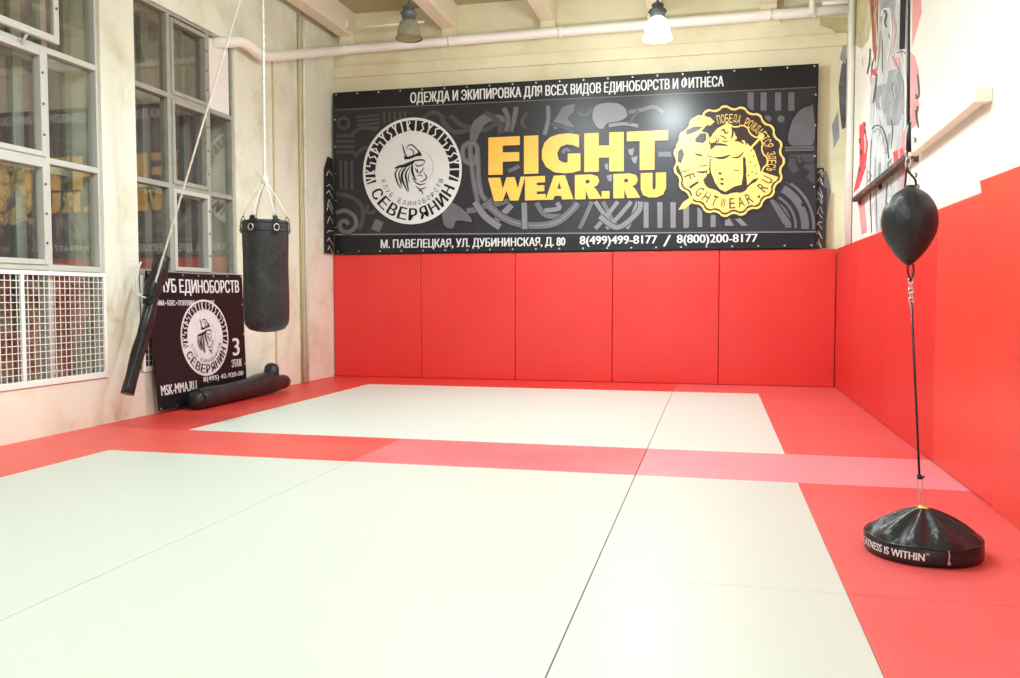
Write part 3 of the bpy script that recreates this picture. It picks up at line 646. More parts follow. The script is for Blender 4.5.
# ------------------------------------------------------------------ small club banner on the left wall
XS = -5.335
def smap(u, v, L):      # u 0..1 along (away from camera), v 0..1 up ; slight sag waves
    y = 7.27+1.68*u; z = .035+1.375*v-.012*math.sin(math.pi*u)*v; x = XS+.045*(1-(z-.035)/1.375)
    y += -.10*(v-.5)*(1-u)
    return Vector((x+.0015*L, y, z))
sb = thing('club_banner', 'small black club banner with round white emblem leaning below the windows', 'banner', (XS, 8.1, .03))
bm = bmesh.new(); n = 26
for lay in (0, -3):
    g_ = [[bm.verts.new(smap(i/n, j/n, lay)) for j in range(n+1)] for i in range(n+1)]
    for i in range(n):
        for j in range(n):
            f = bm.faces.new((g_[i][j], g_[i+1][j], g_[i+1][j+1], g_[i][j+1])); f.smooth = True
obj('banner_sheet', bm, mat('small_banner_black', (.010, .010, .012), .38, spec=.2, bump=.3, bscale=3), sb)
A = Art(smap)
A.text('КЛУБ ЕДИНОБОРСТВ', (.05, .955), (.05, .83), (.955, .83), ink_white, 4, .045)
A.done('lettering', sb); A = Art(smap)
A.text('ММА • БОКС • ГРЭППЛИНГ • КИКБОКСИНГ', (.08, .795), (.08, .755), (.66, .755), ink_white, 4, .03)
A.done('lettering', sb); A = Art(smap)
A.text('3', (.845, .475), (.845, .33), (.925, .33), ink_white, 4, .05)
A.done('lettering', sb); A = Art(smap)
A.text('ЭТАЖ', (.82, .30), (.82, .235), (.945, .235), ink_white, 4, .04)
A.done('lettering', sb); A = Art(smap)
A.text('MSK-MMA.RU', (.04, .18), (.04, .105), (.40, .105), ink_white, 4, .04)
A.done('lettering', sb); A = Art(smap)
A.text('8(495) 42-920-00', (.48, .195), (.48, .145), (.96, .145), ink_white, 4, .03)
A.done('lettering', sb)
A = Art(lambda u, v, L: smap(.535+u*.262, .50+v*.30, L)); emblem(A, 4); A.done('club_emblem', sb)
for u_, v_ in [(.02+.96*i/6, q) for i in range(7) for q in (.985, .015)]+[(.985, q) for q in (.25, .5, .75)]:
    bm = bmesh.new(); p = smap(u_, v_, 1); tube(bm, [p, p+Vector((.006, 0, 0))], .012, 8); obj('eyelet', bm, steel, sb)
# ------------------------------------------------------------------ heavy bag
d_ = ray(266, 275); FWD = 8.0; bc = CO+d_*FWD; BX, BY = bc.x, bc.y
K = FWD/F; zt = 1.16-(222-296)*K; zbm = 1.16-(332-296)*K; BR = 22.2*K
hb = thing('heavy_bag', 'black leather heavy punching bag hanging from a white rope by the windows', 'punching bag', (BX, BY, zbm))
bm = bmesh.new()
prof = [(0, zbm), (BR*.45, zbm+.008), (BR*.78, zbm+.03), (BR*.95, zbm+.075), (BR, zbm+.13)]
for i in range(1, 14):
    t = i/14; prof.append((BR*(1+.012*math.sin(t*9)), zbm+.13+(zt-zbm-.13)*t))
prof += [(BR, zt), (BR*.985, zt+.01), (BR*.93, zt+.004), (BR*.92, zt-.10), (0, zt-.10)]
lathe(bm, prof, (BX, BY, 0), 40); obj('bag_body', bm, black_leather, hb)
bm = bmesh.new()
for z in (zt-.085, zt-.012): lathe(bm, [(BR*1.0, z-.012), (BR*1.022, z-.008), (BR*1.022, z+.008), (BR*1.0, z+.012)], (BX, BY, 0), 40)
obj('collar_band', bm, black_vinyl, hb)
bm = bmesh.new(); lathe(bm, [(0, zt-.05), (BR*.5, zt-.035), (BR*.9, zt-.045), (BR*.9, zt-.09), (0, zt-.09)], (BX, BY, 0), 24); obj('filling', bm, tan, hb)
knot = Vector((BX, BY, 1.16-(183-296)*K+.28))
knz = 1.16+(296-168)*K; knot.z = 1.16+(296-181)*K
for k in range(6):
    a = math.radians(25+60*k); p = Vector((BX+BR*math.cos(a)*1.0, BY+BR*math.sin(a)*1.0, zt))
    o_ = Vector((math.cos(a), math.sin(a), 0))
    bm = bmesh.new(); tt = Vector((-o_.y, o_.x, 0))
    w = .026
    pts = [(p+o_*.012)+Vector((0, 0, -.11)), (p+o_*.014)+Vector((0, 0, .0)), p+o_*.0+Vector((0, 0, .045)), p-o_*.02+Vector((0, 0, .05)), p-o_*.03+Vector((0, 0, .0))]
    L_ = [bm.verts.new(q-tt*w*(1-.12*i)) for i, q in enumerate(pts)]; R_2 = [bm.verts.new(q+tt*w*(1-.12*i)) for i, q in enumerate(pts)]
    for i in range(len(pts)-1): bm.faces.new((L_[i], L_[i+1], R_2[i+1], R_2[i]))
    st_ = obj('hanging_strap', bm, black_vinyl, hb); sm_ = st_.modifiers.new('s', 'SOLIDIFY'); sm_.thickness = .006
    bm = bmesh.new(); c_ = p+o_*.02+Vector((0, 0, -.06))
    tube(bm, [c_+tt*.026*math.cos(t)+Vector((0, 0, .03*math.sin(t))) for t in [2*math.pi*i/16 for i in range(16)]], .005, 6, closed=True)
    obj('ring', bm, steel, st_) if False else obj('ring', bm, steel, hb)
    bm = bmesh.new(); a_ = p-o_*.01+Vector((0, 0, .05))
    tube(bm, smooth([a_, a_.lerp(knot, .5)+o_*.012, knot], 4), .0075, 6); obj('rope_leg', bm, rope_w, hb)
bm = bmesh.new()
lathe(bm, [(0, -.05), (.025, -.04), (.034, 0), (.025, .04), (0, .05)], knot, 12)
tube(bm, smooth([knot, knot+Vector((-.05, .0, .05)), knot+Vector((-.09, 0, .10))], 4), .007, 6)
obj('knot', bm, rope_w, hb)
TOPZ = 4.852
def braid(bm, a, b, r):
    a, b = Vector(a), Vector(b); L_ = (b-a).length; n = int(L_/.05)
    t = (b-a).normalized(); e1 = t.cross(Vector((0, 1, 0))).normalized(); e2 = t.cross(e1)
    for s_ in range(3):
        tube(bm, [a.lerp(b, i/n)+(e1*math.cos(i*1.25+s_*2.094)+e2*math.sin(i*1.25+s_*2.094))*r*.5 for i in range(n+1)], r*.62, 6)
anchor = Vector((-4.62, BY, TOPZ))
hookp = py(262, -95, BY)
JL = JX[0]+.10
bm = bmesh.new(); top_ = Vector((py(262, -98, BY).x, BY, ZC-.003)); braid(bm, knot, top_, .012); obj('rope', bm, rope_w, hb)
bm = bmesh.new(); lathe(bm, [(0, ZC-.012), (.06, ZC-.012), (.06, ZC-.001), (0, ZC-.001)], (top_.x, top_.y, 0), 16); obj('ceiling_plate', bm, steel_d, hb)
# ------------------------------------------------------------------ limp bag hung on second rope
sp = Vector((px(152, 300, -5.17)))
lb = thing('hanging_bag', 'slim folded black bag tied up on a slanting white rope at the window pier', 'bag', (sp.x, sp.y, .3))
def L3(x, y, X=-5.17): return px(x, y, X)
def flatbag(bm, pts, ws, th, twist=0):
    P_ = smooth(pts, 5); n = len(P_)
    rings = []
    for i, p in enumerate(P_):
        t = (P_[min(i+1, n-1)]-P_[max(i-1, 0)]).normalized(); side = t.cross(Vector((1, 0, 0))).normalized(); nn = side.cross(t)
        u = i/(n-1)*(len(ws)-1); k = min(int(u), len(ws)-2); w = ws[k]+(ws[k+1]-ws[k])*(u-k)
        ring = []
        for j in range(18):
            a = 2*math.pi*j/18; rr_ = 1+.10*math.sin(5*a+i*.5)+.06*math.sin(3*a-i*.9)
            ring.append(bm.verts.new(p+side*math.copysign(abs(math.cos(a))**.7, math.cos(a))*w*rr_+nn*math.sin(a)*th*rr_))
        rings.append(ring)
    for A_r, B_r in zip(rings, rings[1:]):
        for j in range(18): bm.faces.new((A_r[j], A_r[(j+1)%18], B_r[(j+1)%18], B_r[j])).smooth = True
    bm.faces.new(rings[0][::-1]); bm.faces.new(rings[-1])
bm = bmesh.new(); flatbag(bm, [L3(153, 296), L3(146, 325), L3(137, 358), L3(127.5, 394)], [.045, .068, .066, .055, .05], .05); obj('lower_body', bm, black_vinyl, lb)
bm = bmesh.new(); flatbag(bm, [L3(151, 298), L3(154, 285), L3(160, 270), L3(163, 257)], [.055, .078, .09, .085, .065], .06); obj('upper_body', bm, black_vinyl, lb)
bm = bmesh.new(); c_ = L3(150.5, 298)
for k in range(4):
    z = -.03+.02*k; q = []
    for i in range(16):
        a = 2*math.pi*i/16; q.append(c_+Vector((.058*math.sin(a), .072*math.cos(a), z+.02*math.cos(a))))
    tube(bm, q, .009, 6, closed=True)
obj('tie', bm, black_vinyl, lb)
bm = bmesh.new()
for (a, b) in (((146, 322), (129, 391)), ((150, 322), (133, 391))):
    p0, p1 = L3(*a, X=-5.115), L3(*b, X=-5.125); tube(bm, [p0, p0.lerp(p1, .5), p1], .004, 5)
obj('seam', bm, black_rubber, lb)
bm = bmesh.new()
tube(bm, smooth([L3(150, 298), L3(141, 296), L3(136, 285), L3(138, 270), L3(141, 262)], 5), .009, 6); tube(bm, smooth([L3(139, 296), L3(134, 292), L3(133, 283)], 4), .01, 6)
obj('cord_loop', bm, rope_w, lb)
e0, e1 = L3(151, 297), py(280, -116, BY)
dd = ray(240, 0); p2 = CO+dd*((BY-.15)/dd.y)
dirv = p2-e0; e1 = e0+dirv*((ZC-.003-e0.z)/dirv.z)
bm = bmesh.new(); braid(bm, e0, e1, .009); obj('rope', bm, rope_w, lb)
bm = bmesh.new(); lathe(bm, [(0, ZC-.012), (.05, ZC-.012), (.05, ZC-.001), (0, ZC-.001)], (e1.x, e1.y, 0), 14); obj('ceiling_plate', bm, steel_d, lb)
# ------------------------------------------------------------------ grappling dummy on the mat edge
a_ = Vector((-5.13, 7.92, .105)); b_2 = Vector((-5.18, 9.86, .12))
gd = thing('training_dummy', 'long black stuffed roll lying on the red mat edge below the club banner', 'training dummy', (-5.15, 8.9, 0))
bm = bmesh.new()
cen = [(7.84, .095, .03), (7.86, .095, .07), (7.91, .10, .092), (8.1, .105, .103), (8.4, .105, .098), (8.7, .108, .100), (8.95, .112, .104), (9.15, .125, .117), (9.35, .13, .122), (9.52, .122, .114), (9.64, .112, .096), (9.78, .105, .085), (9.88, .105, .078), (9.93, .105, .055), (9.95, .105, .02)]
dy = lambda y: 7.66+(y-7.84)*.95
tube(bm, [(-5.14-.01*(y-8), dy(y), z*1.06) for y, z, r in cen], [r*1.06 for y, z, r in cen], 20)
obj('body', bm, black_leather, gd)
bm = bmesh.new()
tube(bm, [(-5.17, 9.28, .16), (-5.175, 9.31, .25), (-5.18, 9.33, .31), (-5.18, 9.335, .345), (-5.18, 9.34, .36)], [.10, .092, .085, .06, .015], 14); obj('stub_arm', bm, black_leather, gd)
bm = bmesh.new(); tube(bm, [(-5.14, 7.715, .108), (-5.14, 7.725, .108)], [.111, .111], 20); obj('seam', bm, black_vinyl, gd)
# ------------------------------------------------------------------ double end punch ball
CX, CY = .925, 4.15
pb = thing('punch_ball', 'black double end punch ball strung between ceiling and weighted floor base', 'punch ball', (CX, CY, 0))
BRs = .246
def bmod(j, a, r, z):
    k = j/10
    if j >= 6:      # pleated cone
        t = (j-6)/8; ple = math.sin(9*a+.6*math.sin(3*a))
        return r*(1+.02*ple*(1-t)), z+.010*ple*math.sin(math.pi*min(1, t*1.1+.1))
    return r*(1+.008*math.sin(5*a)+.012*math.cos(2*a+1)), z
prof = [(0, .001), (BRs*.90, .001), (BRs*.975, .008), (BRs*1.0, .03), (BRs*1.0, .055), (BRs*.975, .078), (BRs*.955, .086), (BRs*.86, .106), (BRs*.72, .130), (BRs*.56, .153), (BRs*.40, .174), (BRs*.26, .191), (BRs*.14, .204), (BRs*.07, .210), (.006, .212)]
bm = bmesh.new(); lathe(bm, prof, (CX, CY, 0), 144, bmod); obj('base_cushion', bm, black_vinyl, pb)
bm = bmesh.new()
ring = [(CX+(BRs*.972+.003)*(1+.008*math.sin(5*a)+.012*math.cos(2*a+1))*math.cos(a), CY+(BRs*.972+.003)*(1+.008*math.sin(5*a)+.012*math.cos(2*a+1))*math.sin(a), .083+.004*math.sin(6*a)) for a in [2*math.pi*i/96 for i in range(96)]]
tube(bm, ring, .004, 6, closed=True); obj('piping', bm, black_rubber, pb)
def cyl(u, v, L):       # text around the side: u angle, v height
    r = BRs*(1+.008*math.sin(5*u)+.012*math.cos(2*u+1))*(1-.6*(v/.1-.45)**2*.15)+.0012*L+.001
    return Vector((CX+r*math.cos(u), CY+r*math.sin(u), v))
A = Art(cyl); face = math.atan2(-CY, -CX)
ua, ub = face-math.radians(88), face+math.radians(2)
A.text('GREATNESS IS WITHIN', (ua, .063), (ua, .030), (ub, .030), ink_white, 2, .03)
A.done('lettering', pb); A = Art(cyl)
A.text('TM', (ub+.02, .066), (ub+.02, .056), (ub+.07, .056), ink_white, 2, .0)
A.done('lettering', pb)
bm = bmesh.new()
pa = face+math.radians(24); tube(bm, smooth([cyl(pa, .082, 3), cyl(pa+.01, .06, 3), cyl(pa, .035, 3)], 4), .003, 6); box(bm, *(lambda p: (p.x-.006, p.x+.006, p.y-.006, p.y+.004, p.z-.008, p.z+.004))(cyl(pa, .032, 3)))
obj('zip_pull', bm, steel, pb)
bm = bmesh.new()
lathe(bm, [(.006, .209), (.022, .208), (.030, .205), (.024, .213), (.006, .217)], (CX, CY, 0), 20, lambda j, a, r, z: (r*(1+.22*math.cos(5*a)*(j in (1, 2))), z)); obj('top_grommet', bm, brass, pb)
ang = Vector((.925, CY, .22)); bot_ = py(919.3, 478, CY); ballb = py(910.5, 266, CY); ballt = py(908.2, 187, CY)
def link(bm, a, b, w, r):
    a, b = Vector(a), Vector(b); t = b-a; L_ = t.length; t.normalize(); s_ = Vector((1, 0, 0)); c_ = (a+b)/2
    tube(bm, [c_+t*math.sin(q)*L_/2+s_*math.cos(q)*w for q in [2*math.pi*i/20 for i in range(20)]], r, 6, closed=True)
bm = bmesh.new(); link(bm, (CX, CY, .208), py(920, 490, CY), .008, .0028); link(bm, py(920, 491, CY), py(919.5, 477, CY), .011, .003); obj('floor_carabiner', bm, steel, pb)
bm = bmesh.new(); q0, q1 = py(919.5, 479, CY), py(911.5, 302, CY)
tube(bm, [q0, q0.lerp(q1, .5), q1], .0052, 8); tube(bm, [q0, q0+Vector((0, 0, .02))], .011, 8); tube(bm, [q0+Vector((.008, 0, .0)), q0+Vector((.02, 0, .014))], .004, 6); obj('lower_cord', bm, black_rubber, pb)
bm = bmesh.new(); g0, g1 = py(911.5, 305, CY), py(910.5, 281, CY)
for i in range(6):
    c_ = g0.lerp(g1, i/5); link(bm, c_-Vector((0, 0, .014)), c_+Vector((0, 0, .014)), .005+.005*(i % 2), .0032)
obj('buckle', bm, steel, pb)
bm = bmesh.new()
tube(bm, smooth([g1, g1+Vector((-.012, 0, .04)), py(908, 264, CY)], 4), .0045, 6); tube(bm, smooth([g1, g1+Vector((.012, 0, .04)), py(913, 264, CY)], 4), .0045, 6)
obj('bottom_loop', bm, black_rubber, pb)
# ball
bz0, bz1 = ballb.z, ballt.z; bcx = (ballb.x+ballt.x)/2; Hh = bz1-bz0
bp = [(0, 0), (.10, .015), (.26, .06), (.48, .14), (.72, .26), (.90, .38), (.985, .49), (1.0, .58), (.96, .69), (.85, .79), (.66, .885), (.42, .95), (.24, .985), (.20, 1.0), (.18, 1.02), (0, 1.02)]
def pm(j, a, r, z): return r*(1-.018*max(0, math.cos(4*a))**24), z
bm = bmesh.new(); rb_ = .117
sm_p = smooth([(a, b, 0) for a, b in bp], 3)
lathe(bm, [(max(0, q.x)*rb_, bz0+q.y*Hh) for q in sm_p], (bcx, CY, 0), 96, pm); obj('ball', bm, black_leather, pb)
bm = bmesh.new()
for k in range(5):
    z = bz1-.035-.016*k; a = face+math.radians(-30); r_ = rb_*(.42+.09*k)+.002
    t = Vector((-math.sin(a), math.cos(a), 0)); c_ = Vector((bcx+r_*math.cos(a), CY+r_*math.sin(a), z)); tube(bm, [c_-t*.010, c_+t*.010+Vector((0, 0, -.006))], .0025, 5)
obj('lacing', bm, mat('lace_grey', (.10, .10, .10), .5), pb)
ctop = py(907.5, 167, CY)
bm = bmesh.new()
for s_ in (-1, 1): tube(bm, smooth([Vector((bcx+s_*.022, CY, bz1-.004)), Vector((bcx+s_*.020, CY, bz1+.03)), ctop+Vector((s_*.004, 0, -.02)), ctop], 4), .0052, 6)
obj('top_loop', bm, black_rubber, pb)
bm = bmesh.new(); link(bm, ctop-Vector((0, 0, .008)), py(908.5, 157, CY), .010, .0035); link(bm, py(908.5, 158, CY), py(908.5, 149, CY), .013, .003); obj('top_carabiner', bm, steel, pb)
c0, c1 = py(908.5, 152, CY), py(908.8, 0, CY); dv = c1-c0; cE = c0+dv*((ZC-.002-c0.z)/dv.z)
bm = bmesh.new(); tube(bm, [c0, c0.lerp(cE, .12), cE], [.0065, .0065, .0058], 8); tube(bm, [c0, c0+Vector((0, 0, .13))], [.012, .0085], 8); obj('upper_cord', bm, black_rubber, pb)
t0, t1 = py(899, 49.5, CY-.02), py(904.8, 49.5, CY-.02)
bm = B((t0.x, t1.x, CY-.026, CY-.022, t0.z, ZC-.002)); obj('webbing_tail', bm, black_cloth, pb)
bm = bmesh.new(); lathe(bm, [(0, ZC-.014), (.06, ZC-.014), (.06, ZC-.001), (0, ZC-.001)], (cE.x-.01, CY, 0), 18); obj('ceiling_plate', bm, steel_d, pb)
# ------------------------------------------------------------------ pipes
pt = [px(221, 42.5, XL+.05)+Vector((-.13, .0, 0)), px(240, 41.5, XL+.10), px(247, 44, XL+.12), px(262, 56, XL+.13), px(272, 56.2, XL+.13), px(332, 51.5, XL+.13), py(345, 49.6, 11.50), py(600, 28.5, 11.50), py(800, 12.5, 11.5), py(849, 8.5, 11.50)]
bm = bmesh.new(); tube(bm, pt, [.062, .062, .064, .064, .064, .066, .066, .066, .066, .066], 14)
hp_ = thing('heating_pipe', 'thick white heating pipe running under the ceiling across the back wall', 'pipe', tuple(pt[6]))
obj('pipe_run', bm, pipew, hp_)
for q in (345, 450, 560, 770, 815):
    bm = bmesh.new(); c_ = py(q, 49.6+(8.5-49.6)*(q-345)/(849-345), 11.50); tube(bm, [c_-Vector((.02, 0, 0)), c_+Vector((.02, 0, 0))], .074, 14); box(bm, c_.x-.012, c_.x+.012, 11.5, YB, c_.z-.02, c_.z+.02); obj('pipe_clamp', bm, pipew, hp_)
bm = bmesh.new(); a = py(812, 6.5, 11.42); tube(bm, [a+Vector((0, 0, -.10)), a+Vector((0, 0, .45))], .035, 10); b = py(822, 3, 11.42); tube(bm, [b, py(850, 1, 11.42)], .03, 10); obj('branch', bm, pipew, hp_)
# thin conduit behind the unlit lamp
bm = bmesh.new(); tube(bm, [py(347, 28.2, 11.3), py(424, 21.5, 11.3)], .018, 8); tube(bm, [py(347, 28, 11.3), py(347, 28, 11.3)+Vector((0, 0, .1))], .018, 8)
tag(obj('conduit', bm, rail_c), 'thin cream conduit behind the unlit bell lamp', 'conduit')
for yy, r_, lab in ((px(301, 200, XL+.026).y, .022, 'thin olive pipe climbing the left wall, nearer of a pair in the corner'), (px(305.5, 200, XL+.026).y, .020, 'thin olive pipe climbing the left wall, closer to the red pads')):
    bm = bmesh.new(); tube(bm, [(XL+.026, yy, .001), (XL+.026, yy, 4.5), (XL+.026, yy, 4.86)], r_, 8)
    tag(obj('riser_pipe', bm, pipeo if 'nearer' in lab else cream), lab, 'pipe')
vy = px(850.5, 100, 1.535).y
bm = bmesh.new(); tube(bm, [(1.535, vy, 1.77), (1.535, vy, ZC-.01)], .036, 12)
rp_ = tag(obj('riser_pipe', bm, pipew), 'white vertical pipe in the corner beside the painted right wall', 'pipe')
# rail on right wall
XRr = XR-.055
p0, p1 = px(981, 97, XRr), px(913, 153, XRr); p2_, p3 = px(911, 154.5, XRr), px(855, 200, XRr)
rw_ = thing('wall_rail', 'slanting steel rail on the right wall, cream near end and rusty far end', 'rail', tuple(p3))
bm = bmesh.new()
def bar(bm, a, b, h, d):
    v = []
    for p in (a, b):
        for dx, dz in ((-d, -h), (d, -h), (d, h), (-d, h)): v.append(bm.verts.new(p+Vector((dx, 0, dz))))
    for i in range(4): bm.faces.new((v[i], v[(i+1)%4], v[4+(i+1)%4], v[4+i]))
    bm.faces.new(v[:4]); bm.faces.new(v[4:][::-1])
bar(bm, p0, p1, .026, .035); obj('cream_section', bm, rail_c, rw_)
bm = bmesh.new(); bar(bm, p2_, p3, .022, .030); obj('rusty_section', bm, rust, rw_)
bm = bmesh.new(); box(bm, XR-.102, XR, p0.y-.03, p0.y+.05, p0.z-.035, p0.z+.05); obj('end_block', bm, rail_c, rw_, bevel=.006)
for t in (.0, .55, .98): q = p2_.lerp(p3, t); obj('bracket', B((XR-.03, XR, q.y-.02, q.y+.02, q.z-.06, q.z+.02)), rust, rw_)
# ------------------------------------------------------------------ painted mural on the right wall
A = Art(lambda x, y, L: (lambda p: Vector((XR-.0012*L, p.y, p.z)))(px(x, y, XR)))
pa_ = {k: mat('mural_'+k, c, .7, noise=(c2, 4, .35, .75)) for k, c, c2 in (
    ('grey', (.22, .24, .26), (.42, .43, .45)), ('pale', (.42, .44, .45), (.66, .67, .66)), ('dark', (.05, .05, .055), (.16, .16, .17)), ('red', (.75, .05, .07), (.80, .12, .12)),
    ('pink', (.72, .26, .27), (.76, .42, .42)), ('olive', (.42, .38, .18), (.62, .56, .36)), ('rust', (.28, .07, .04), (.40, .16, .08)), ('white', (.74, .75, .72), (.76, .75, .70)))}
g = pa_
k1 = lambda p: tr(820, 0, .19608, p); k2 = lambda p: tr(855, 0, .14737, p); k3 = lambda p: tr(845, 90, .20672, p)
padtop = lambda x: 250-(x-830)*.385
def mp(q, m, L=1): A.poly(q, m, L)
mp(k1([(178, -20), (270, -20), (262, 120), (250, 200), (215, 250), (180, 230)]), g['olive'], 1)
mp(k1([(305, -20), (470, -20), (455, 260), (452, 640), (300, 640), (290, 300)]), g['pale'], 1)
mp(k3([(125, -60), (300, -60), (295, 640), (200, 690), (150, 700), (120, 300)]), g['pale'], 1)
mp(k1([(250, -20), (300, -20), (296, 180), (285, 330), (268, 250), (262, 110)]), g['rust'], 2)
mp(k1([(300, -20), (395, -20), (380, 60), (345, 30), (320, 70), (305, 180)]), g['grey'], 2)
mp(k1([(350, 360), (400, 350), (430, 420), (438, 560), (400, 640), (340, 640), (330, 480)]), g['grey'], 2)
mp(k3([(140, 80), (150, -20), (240, -40), (250, 60), (200, 120), (175, 100)]), g['grey'], 2)
mp(k1([(470, -20), (515, -20), (520, 60), (495, 150), (470, 240)]), g['pink'], 2)
mp(k1([(458, 260), (485, 290), (505, 360), (500, 460), (508, 540), (490, 640), (462, 660)]), g['pink'], 2)
mp(k3([(318, -40), (352, -20), (345, 40), (340, 120), (322, 180)]), g['pink'], 2)
mp(k3([(70, 170), (95, 160), (112, 260), (100, 380), (70, 470), (40, 500), (70, 360)]), g['red'], 2)
mp(k3([(232, 300), (280, 278), (290, 340), (240, 372)]), g['red'], 3)
mp(k3([(275, 180), (292, 200), (290, 470), (272, 470)]), g['pink'], 2)
mp(k3([(55, 500), (95, 520), (108, 690), (80, 700), (70, 600)]), g['pink'], 2)
mp(k1([(370, 290), (405, 290), (410, 345), (375, 340)]), g['pink'], 3)
A.disc(*k2([(133, 490)])[0], 2.2, 3.4, g['red'], 4, 12)
ms = lambda q, w, m='dark', L=4, **k: A.stroke(q, w, g[m], L, **k)
ms(k2([(180, 110), (195, 65), (225, 62), (245, 110), (250, 200), (238, 330), (225, 400)]), 1.2, 'white', 5)
ms(k2([(200, 70), (215, 100), (205, 150), (215, 185)]), 1.6, 'dark'); ms(k2([(105, 330), (100, 420), (85, 500)]), 1.5, 'dark'); ms(k2([(175, 210), (160, 400), (150, 480)]), 1.2, 'grey')
ms(k2([(150, 500), (140, 600), (125, 700)]), 1.4, 'dark'); ms(k2([(255, 380), (300, 480), (330, 600), (300, 690)]), 1.2, 'grey', 5); ms(k2([(300, 350), (345, 500), (350, 660)]), 1.2, 'white', 5)
ms(k3([(130, 190), (155, 170), (185, 190), (205, 260), (212, 330)]), 1.2, 'dark'); ms(k3([(138, 205), (160, 188), (180, 215), (195, 290)]), 1.8, 'grey', 3); ms(k3([(215, 210), (205, 290), (190, 310)]), 2.6, 'grey', 3)
ms(k3([(130, 240), (122, 400), (130, 690)]), .8, 'dark'); ms(k3([(150, 440), (155, 690)]), .8, 'grey'); ms(k3([(205, 450), (195, 600), (188, 640)]), .9, 'dark'); ms(k3([(170, 350), (165, 420)]), 2, 'grey')
for u, v in ((95, 165), (72, 245), (78, 300), (70, 385), (345, 30), (350, 90), (340, 240), (350, 265), (345, 410), (355, 465), (98, 200)): ms(k3([(u-3, v-10), (u+3, v), (u-2, v+12)]), 1.6, 'dark', 5)
for u, v in ((160, 370), (155, 545), (160, 215)): ms(k1([(u-5, v-8), (u+3, v+6)]), 1.4, 'dark', 5)
ms(k1([(490, 560), (498, 620), (505, 650)]), 1.6, 'dark', 5); ms(k1([(500, 380), (508, 480), (495, 500)]), 1.4, 'dark', 5); ms(k1([(440, -10), (436, 300), (440, 640)]), 1.4, 'white', 5); ms(k1([(395, 270), (425, 262), (440, 275)]), 1.0, 'dark', 5)
ms(k1([(225, 625), (215, 655), (235, 640)]), 2, 'red', 5); ms(k3([(30, 540), (25, 600)]), 1.4, 'grey', 4)
for i in range(70):
    x = RND.uniform(863, 912); y = RND.uniform(-5, 230); h_ = RND.uniform(8, 34); a = RND.uniform(-3, 3)
    ms([(x, y), (x+a, y+h_*.4), (x+a*RND.uniform(-.6, 1.4), y+h_)], RND.uniform(.5, 1.5), RND.choice(['dark', 'grey', 'grey', 'white', 'pale', 'pale', 'pink']), 3, taper=True)
mu = A.done('wall_mural', None); tag(mu, 'smeared grey, red and black graffiti painting on the far end of the right wall', 'mural')
# dark smear on the back wall beside the banner
A = Art(lambda x, y, L: (lambda p: Vector((p.x, YB-.0012*L, p.z)))(py(x, y, YB)))
mp(k1([(95, 440), (110, 330), (135, 300), (148, 180), (150, 640), (112, 660), (100, 560)]), g['dark'], 1)
mp(k1([(135, 90), (165, 60), (168, 300), (150, 420), (140, 300), (146, 180)]), g['olive'], 1); mp(k1([(100, 300), (120, 220), (138, 200), (132, 330)]), g['grey'], 2); mp(k1([(60, 640), (92, 560), (100, 700), (70, 760)]), g['grey'], 1)
mp(k1([(0, 90), (140, 85), (145, 170), (110, 200), (60, 150), (0, 130)]), g['olive'], 1)
mp(tr(810, 0, .33926, [(24, 500), (50, 505), (62, 560), (50, 640), (30, 690), (24, 690)]), g['grey'], 1)
tag(A.done('paint_smear', None), 'dark painted smear on the back wall between banner and white corner pipe', 'paint')
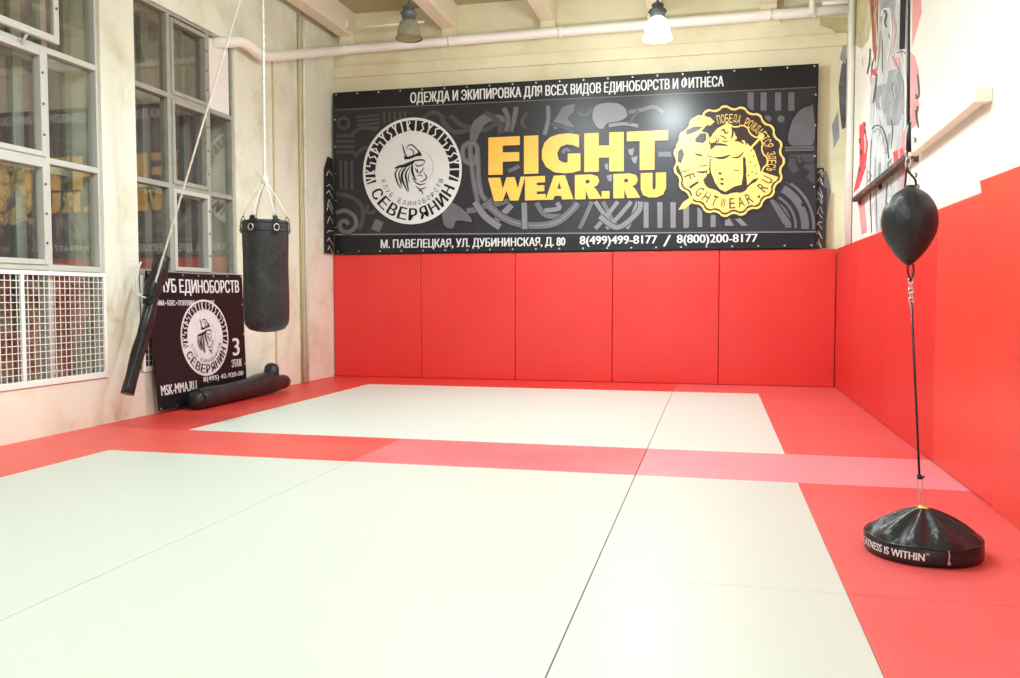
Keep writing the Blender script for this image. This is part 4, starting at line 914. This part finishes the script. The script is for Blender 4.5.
# ------------------------------------------------------------------ lamps
def lamp(x, y, zt, lit, label, group=None):
    l = thing('bell_lamp', label, 'ceiling lamp', (x, y, zt-.40), group)
    bm = bmesh.new(); tube(bm, [(x, y, 4.86), (x, y, zt-.01)], .014, 8); obj('stem', bm, steel_d, l)
    bm = bmesh.new(); lathe(bm, [(0, zt), (.045, zt-.005), (.07, zt-.03), (.055, zt-.06), (.085, zt-.075), (.105, zt-.10), (.085, zt-.125), (.075, zt-.165), (.06, zt-.17), (0, zt-.17)], (x, y, 0), 20); obj('socket', bm, steel_d, l)
    bm = bmesh.new()
    lathe(bm, [(.06, zt-.165), (.085, zt-.18), (.115, zt-.22), (.135, zt-.29), (.145, zt-.36), (.165, zt-.395), (.160, zt-.40), (.140, zt-.36), (.130, zt-.29), (.110, zt-.225), (.08, zt-.187), (.055, zt-.172)], (x, y, 0), 28)
    obj('glass_bell', bm, bell_lit if lit else glass_bell, l)
    bm = bmesh.new(); r_ = .10 if lit else .045
    zc = zt-.30 if lit else zt-.26
    lathe(bm, [(r_*math.sin(math.pi*i/12), zc-r_*1.15*math.cos(math.pi*i/12)) for i in range(13)], (x, y, 0), 20)
    obj('bulb', bm, glow if lit else mat('bulb_glass', (.75, .73, .62), .3), l)
    if lit:
        ld = bpy.data.lights.new('bulb_light', 'SPOT'); ld.energy = lit; ld.spot_size = math.radians(168); ld.spot_blend = .55; ld.shadow_soft_size = .13; ld.color = (.80, .94, 1.0)
        lo = bpy.data.objects.new('bulb_light', ld); C.objects.link(lo); lo.location = (0, 0, -.12); lo.parent = l
        l2 = bpy.data.lights.new('bulb_glow', 'POINT'); l2.energy = lit*.46; l2.shadow_soft_size = .16; l2.color = (.86, .96, .96)
        lo = bpy.data.objects.new('bulb_glow', l2); C.objects.link(lo); lo.location = (0, 0, -.12); lo.parent = l
    return l
lj = 9.77
zl = py(409, 5, lj).z
lamp(py(409, 20, lj).x, lj, zl, 0, 'unlit bell lamp with grey socket hanging left of the lit one')
lamp(py(657.5, 20, lj).x, lj, zl-.20, 520, 'brightly lit bell lamp hanging in front of the back wall')
for x, y, p_ in ((-2.23, 7.7, 460), (-2.23, 4.6, 420), (-.80, 4.6, 330), (-2.23, 1.4, 330), (-3.62, -2.2, 440), (-.80, -2.2, 400)):  # unseen lamps, added to brighten mats, pads and walls
    lamp(x, y, 4.75, p_, 'unseen lit bell lamp on a joist, added to brighten the gym', 'unseen bell lamps added to brighten the gym')
# ------------------------------------------------------------------ world (dusk outside) and view
w = bpy.data.worlds.new('dusk'); bpy.context.scene.world = w; w.use_nodes = True
bg = w.node_tree.nodes['Background']; bg.inputs[0].default_value = (.42, .32, .32, 1); bg.inputs[1].default_value = .62
sc = bpy.context.scene
sc.view_settings.view_transform = 'Standard'; sc.view_settings.look = 'None'; sc.view_settings.gamma = 1
sc.view_settings.use_curve_mapping = False; sc.view_settings.exposure = -1.17
sc.cycles.max_bounces = 10; sc.cycles.diffuse_bounces = 6; sc.cycles.use_denoising = True; sc.cycles.sample_clamp_indirect = 6
sc.cycles.caustics_reflective = False; sc.cycles.caustics_refractive = False
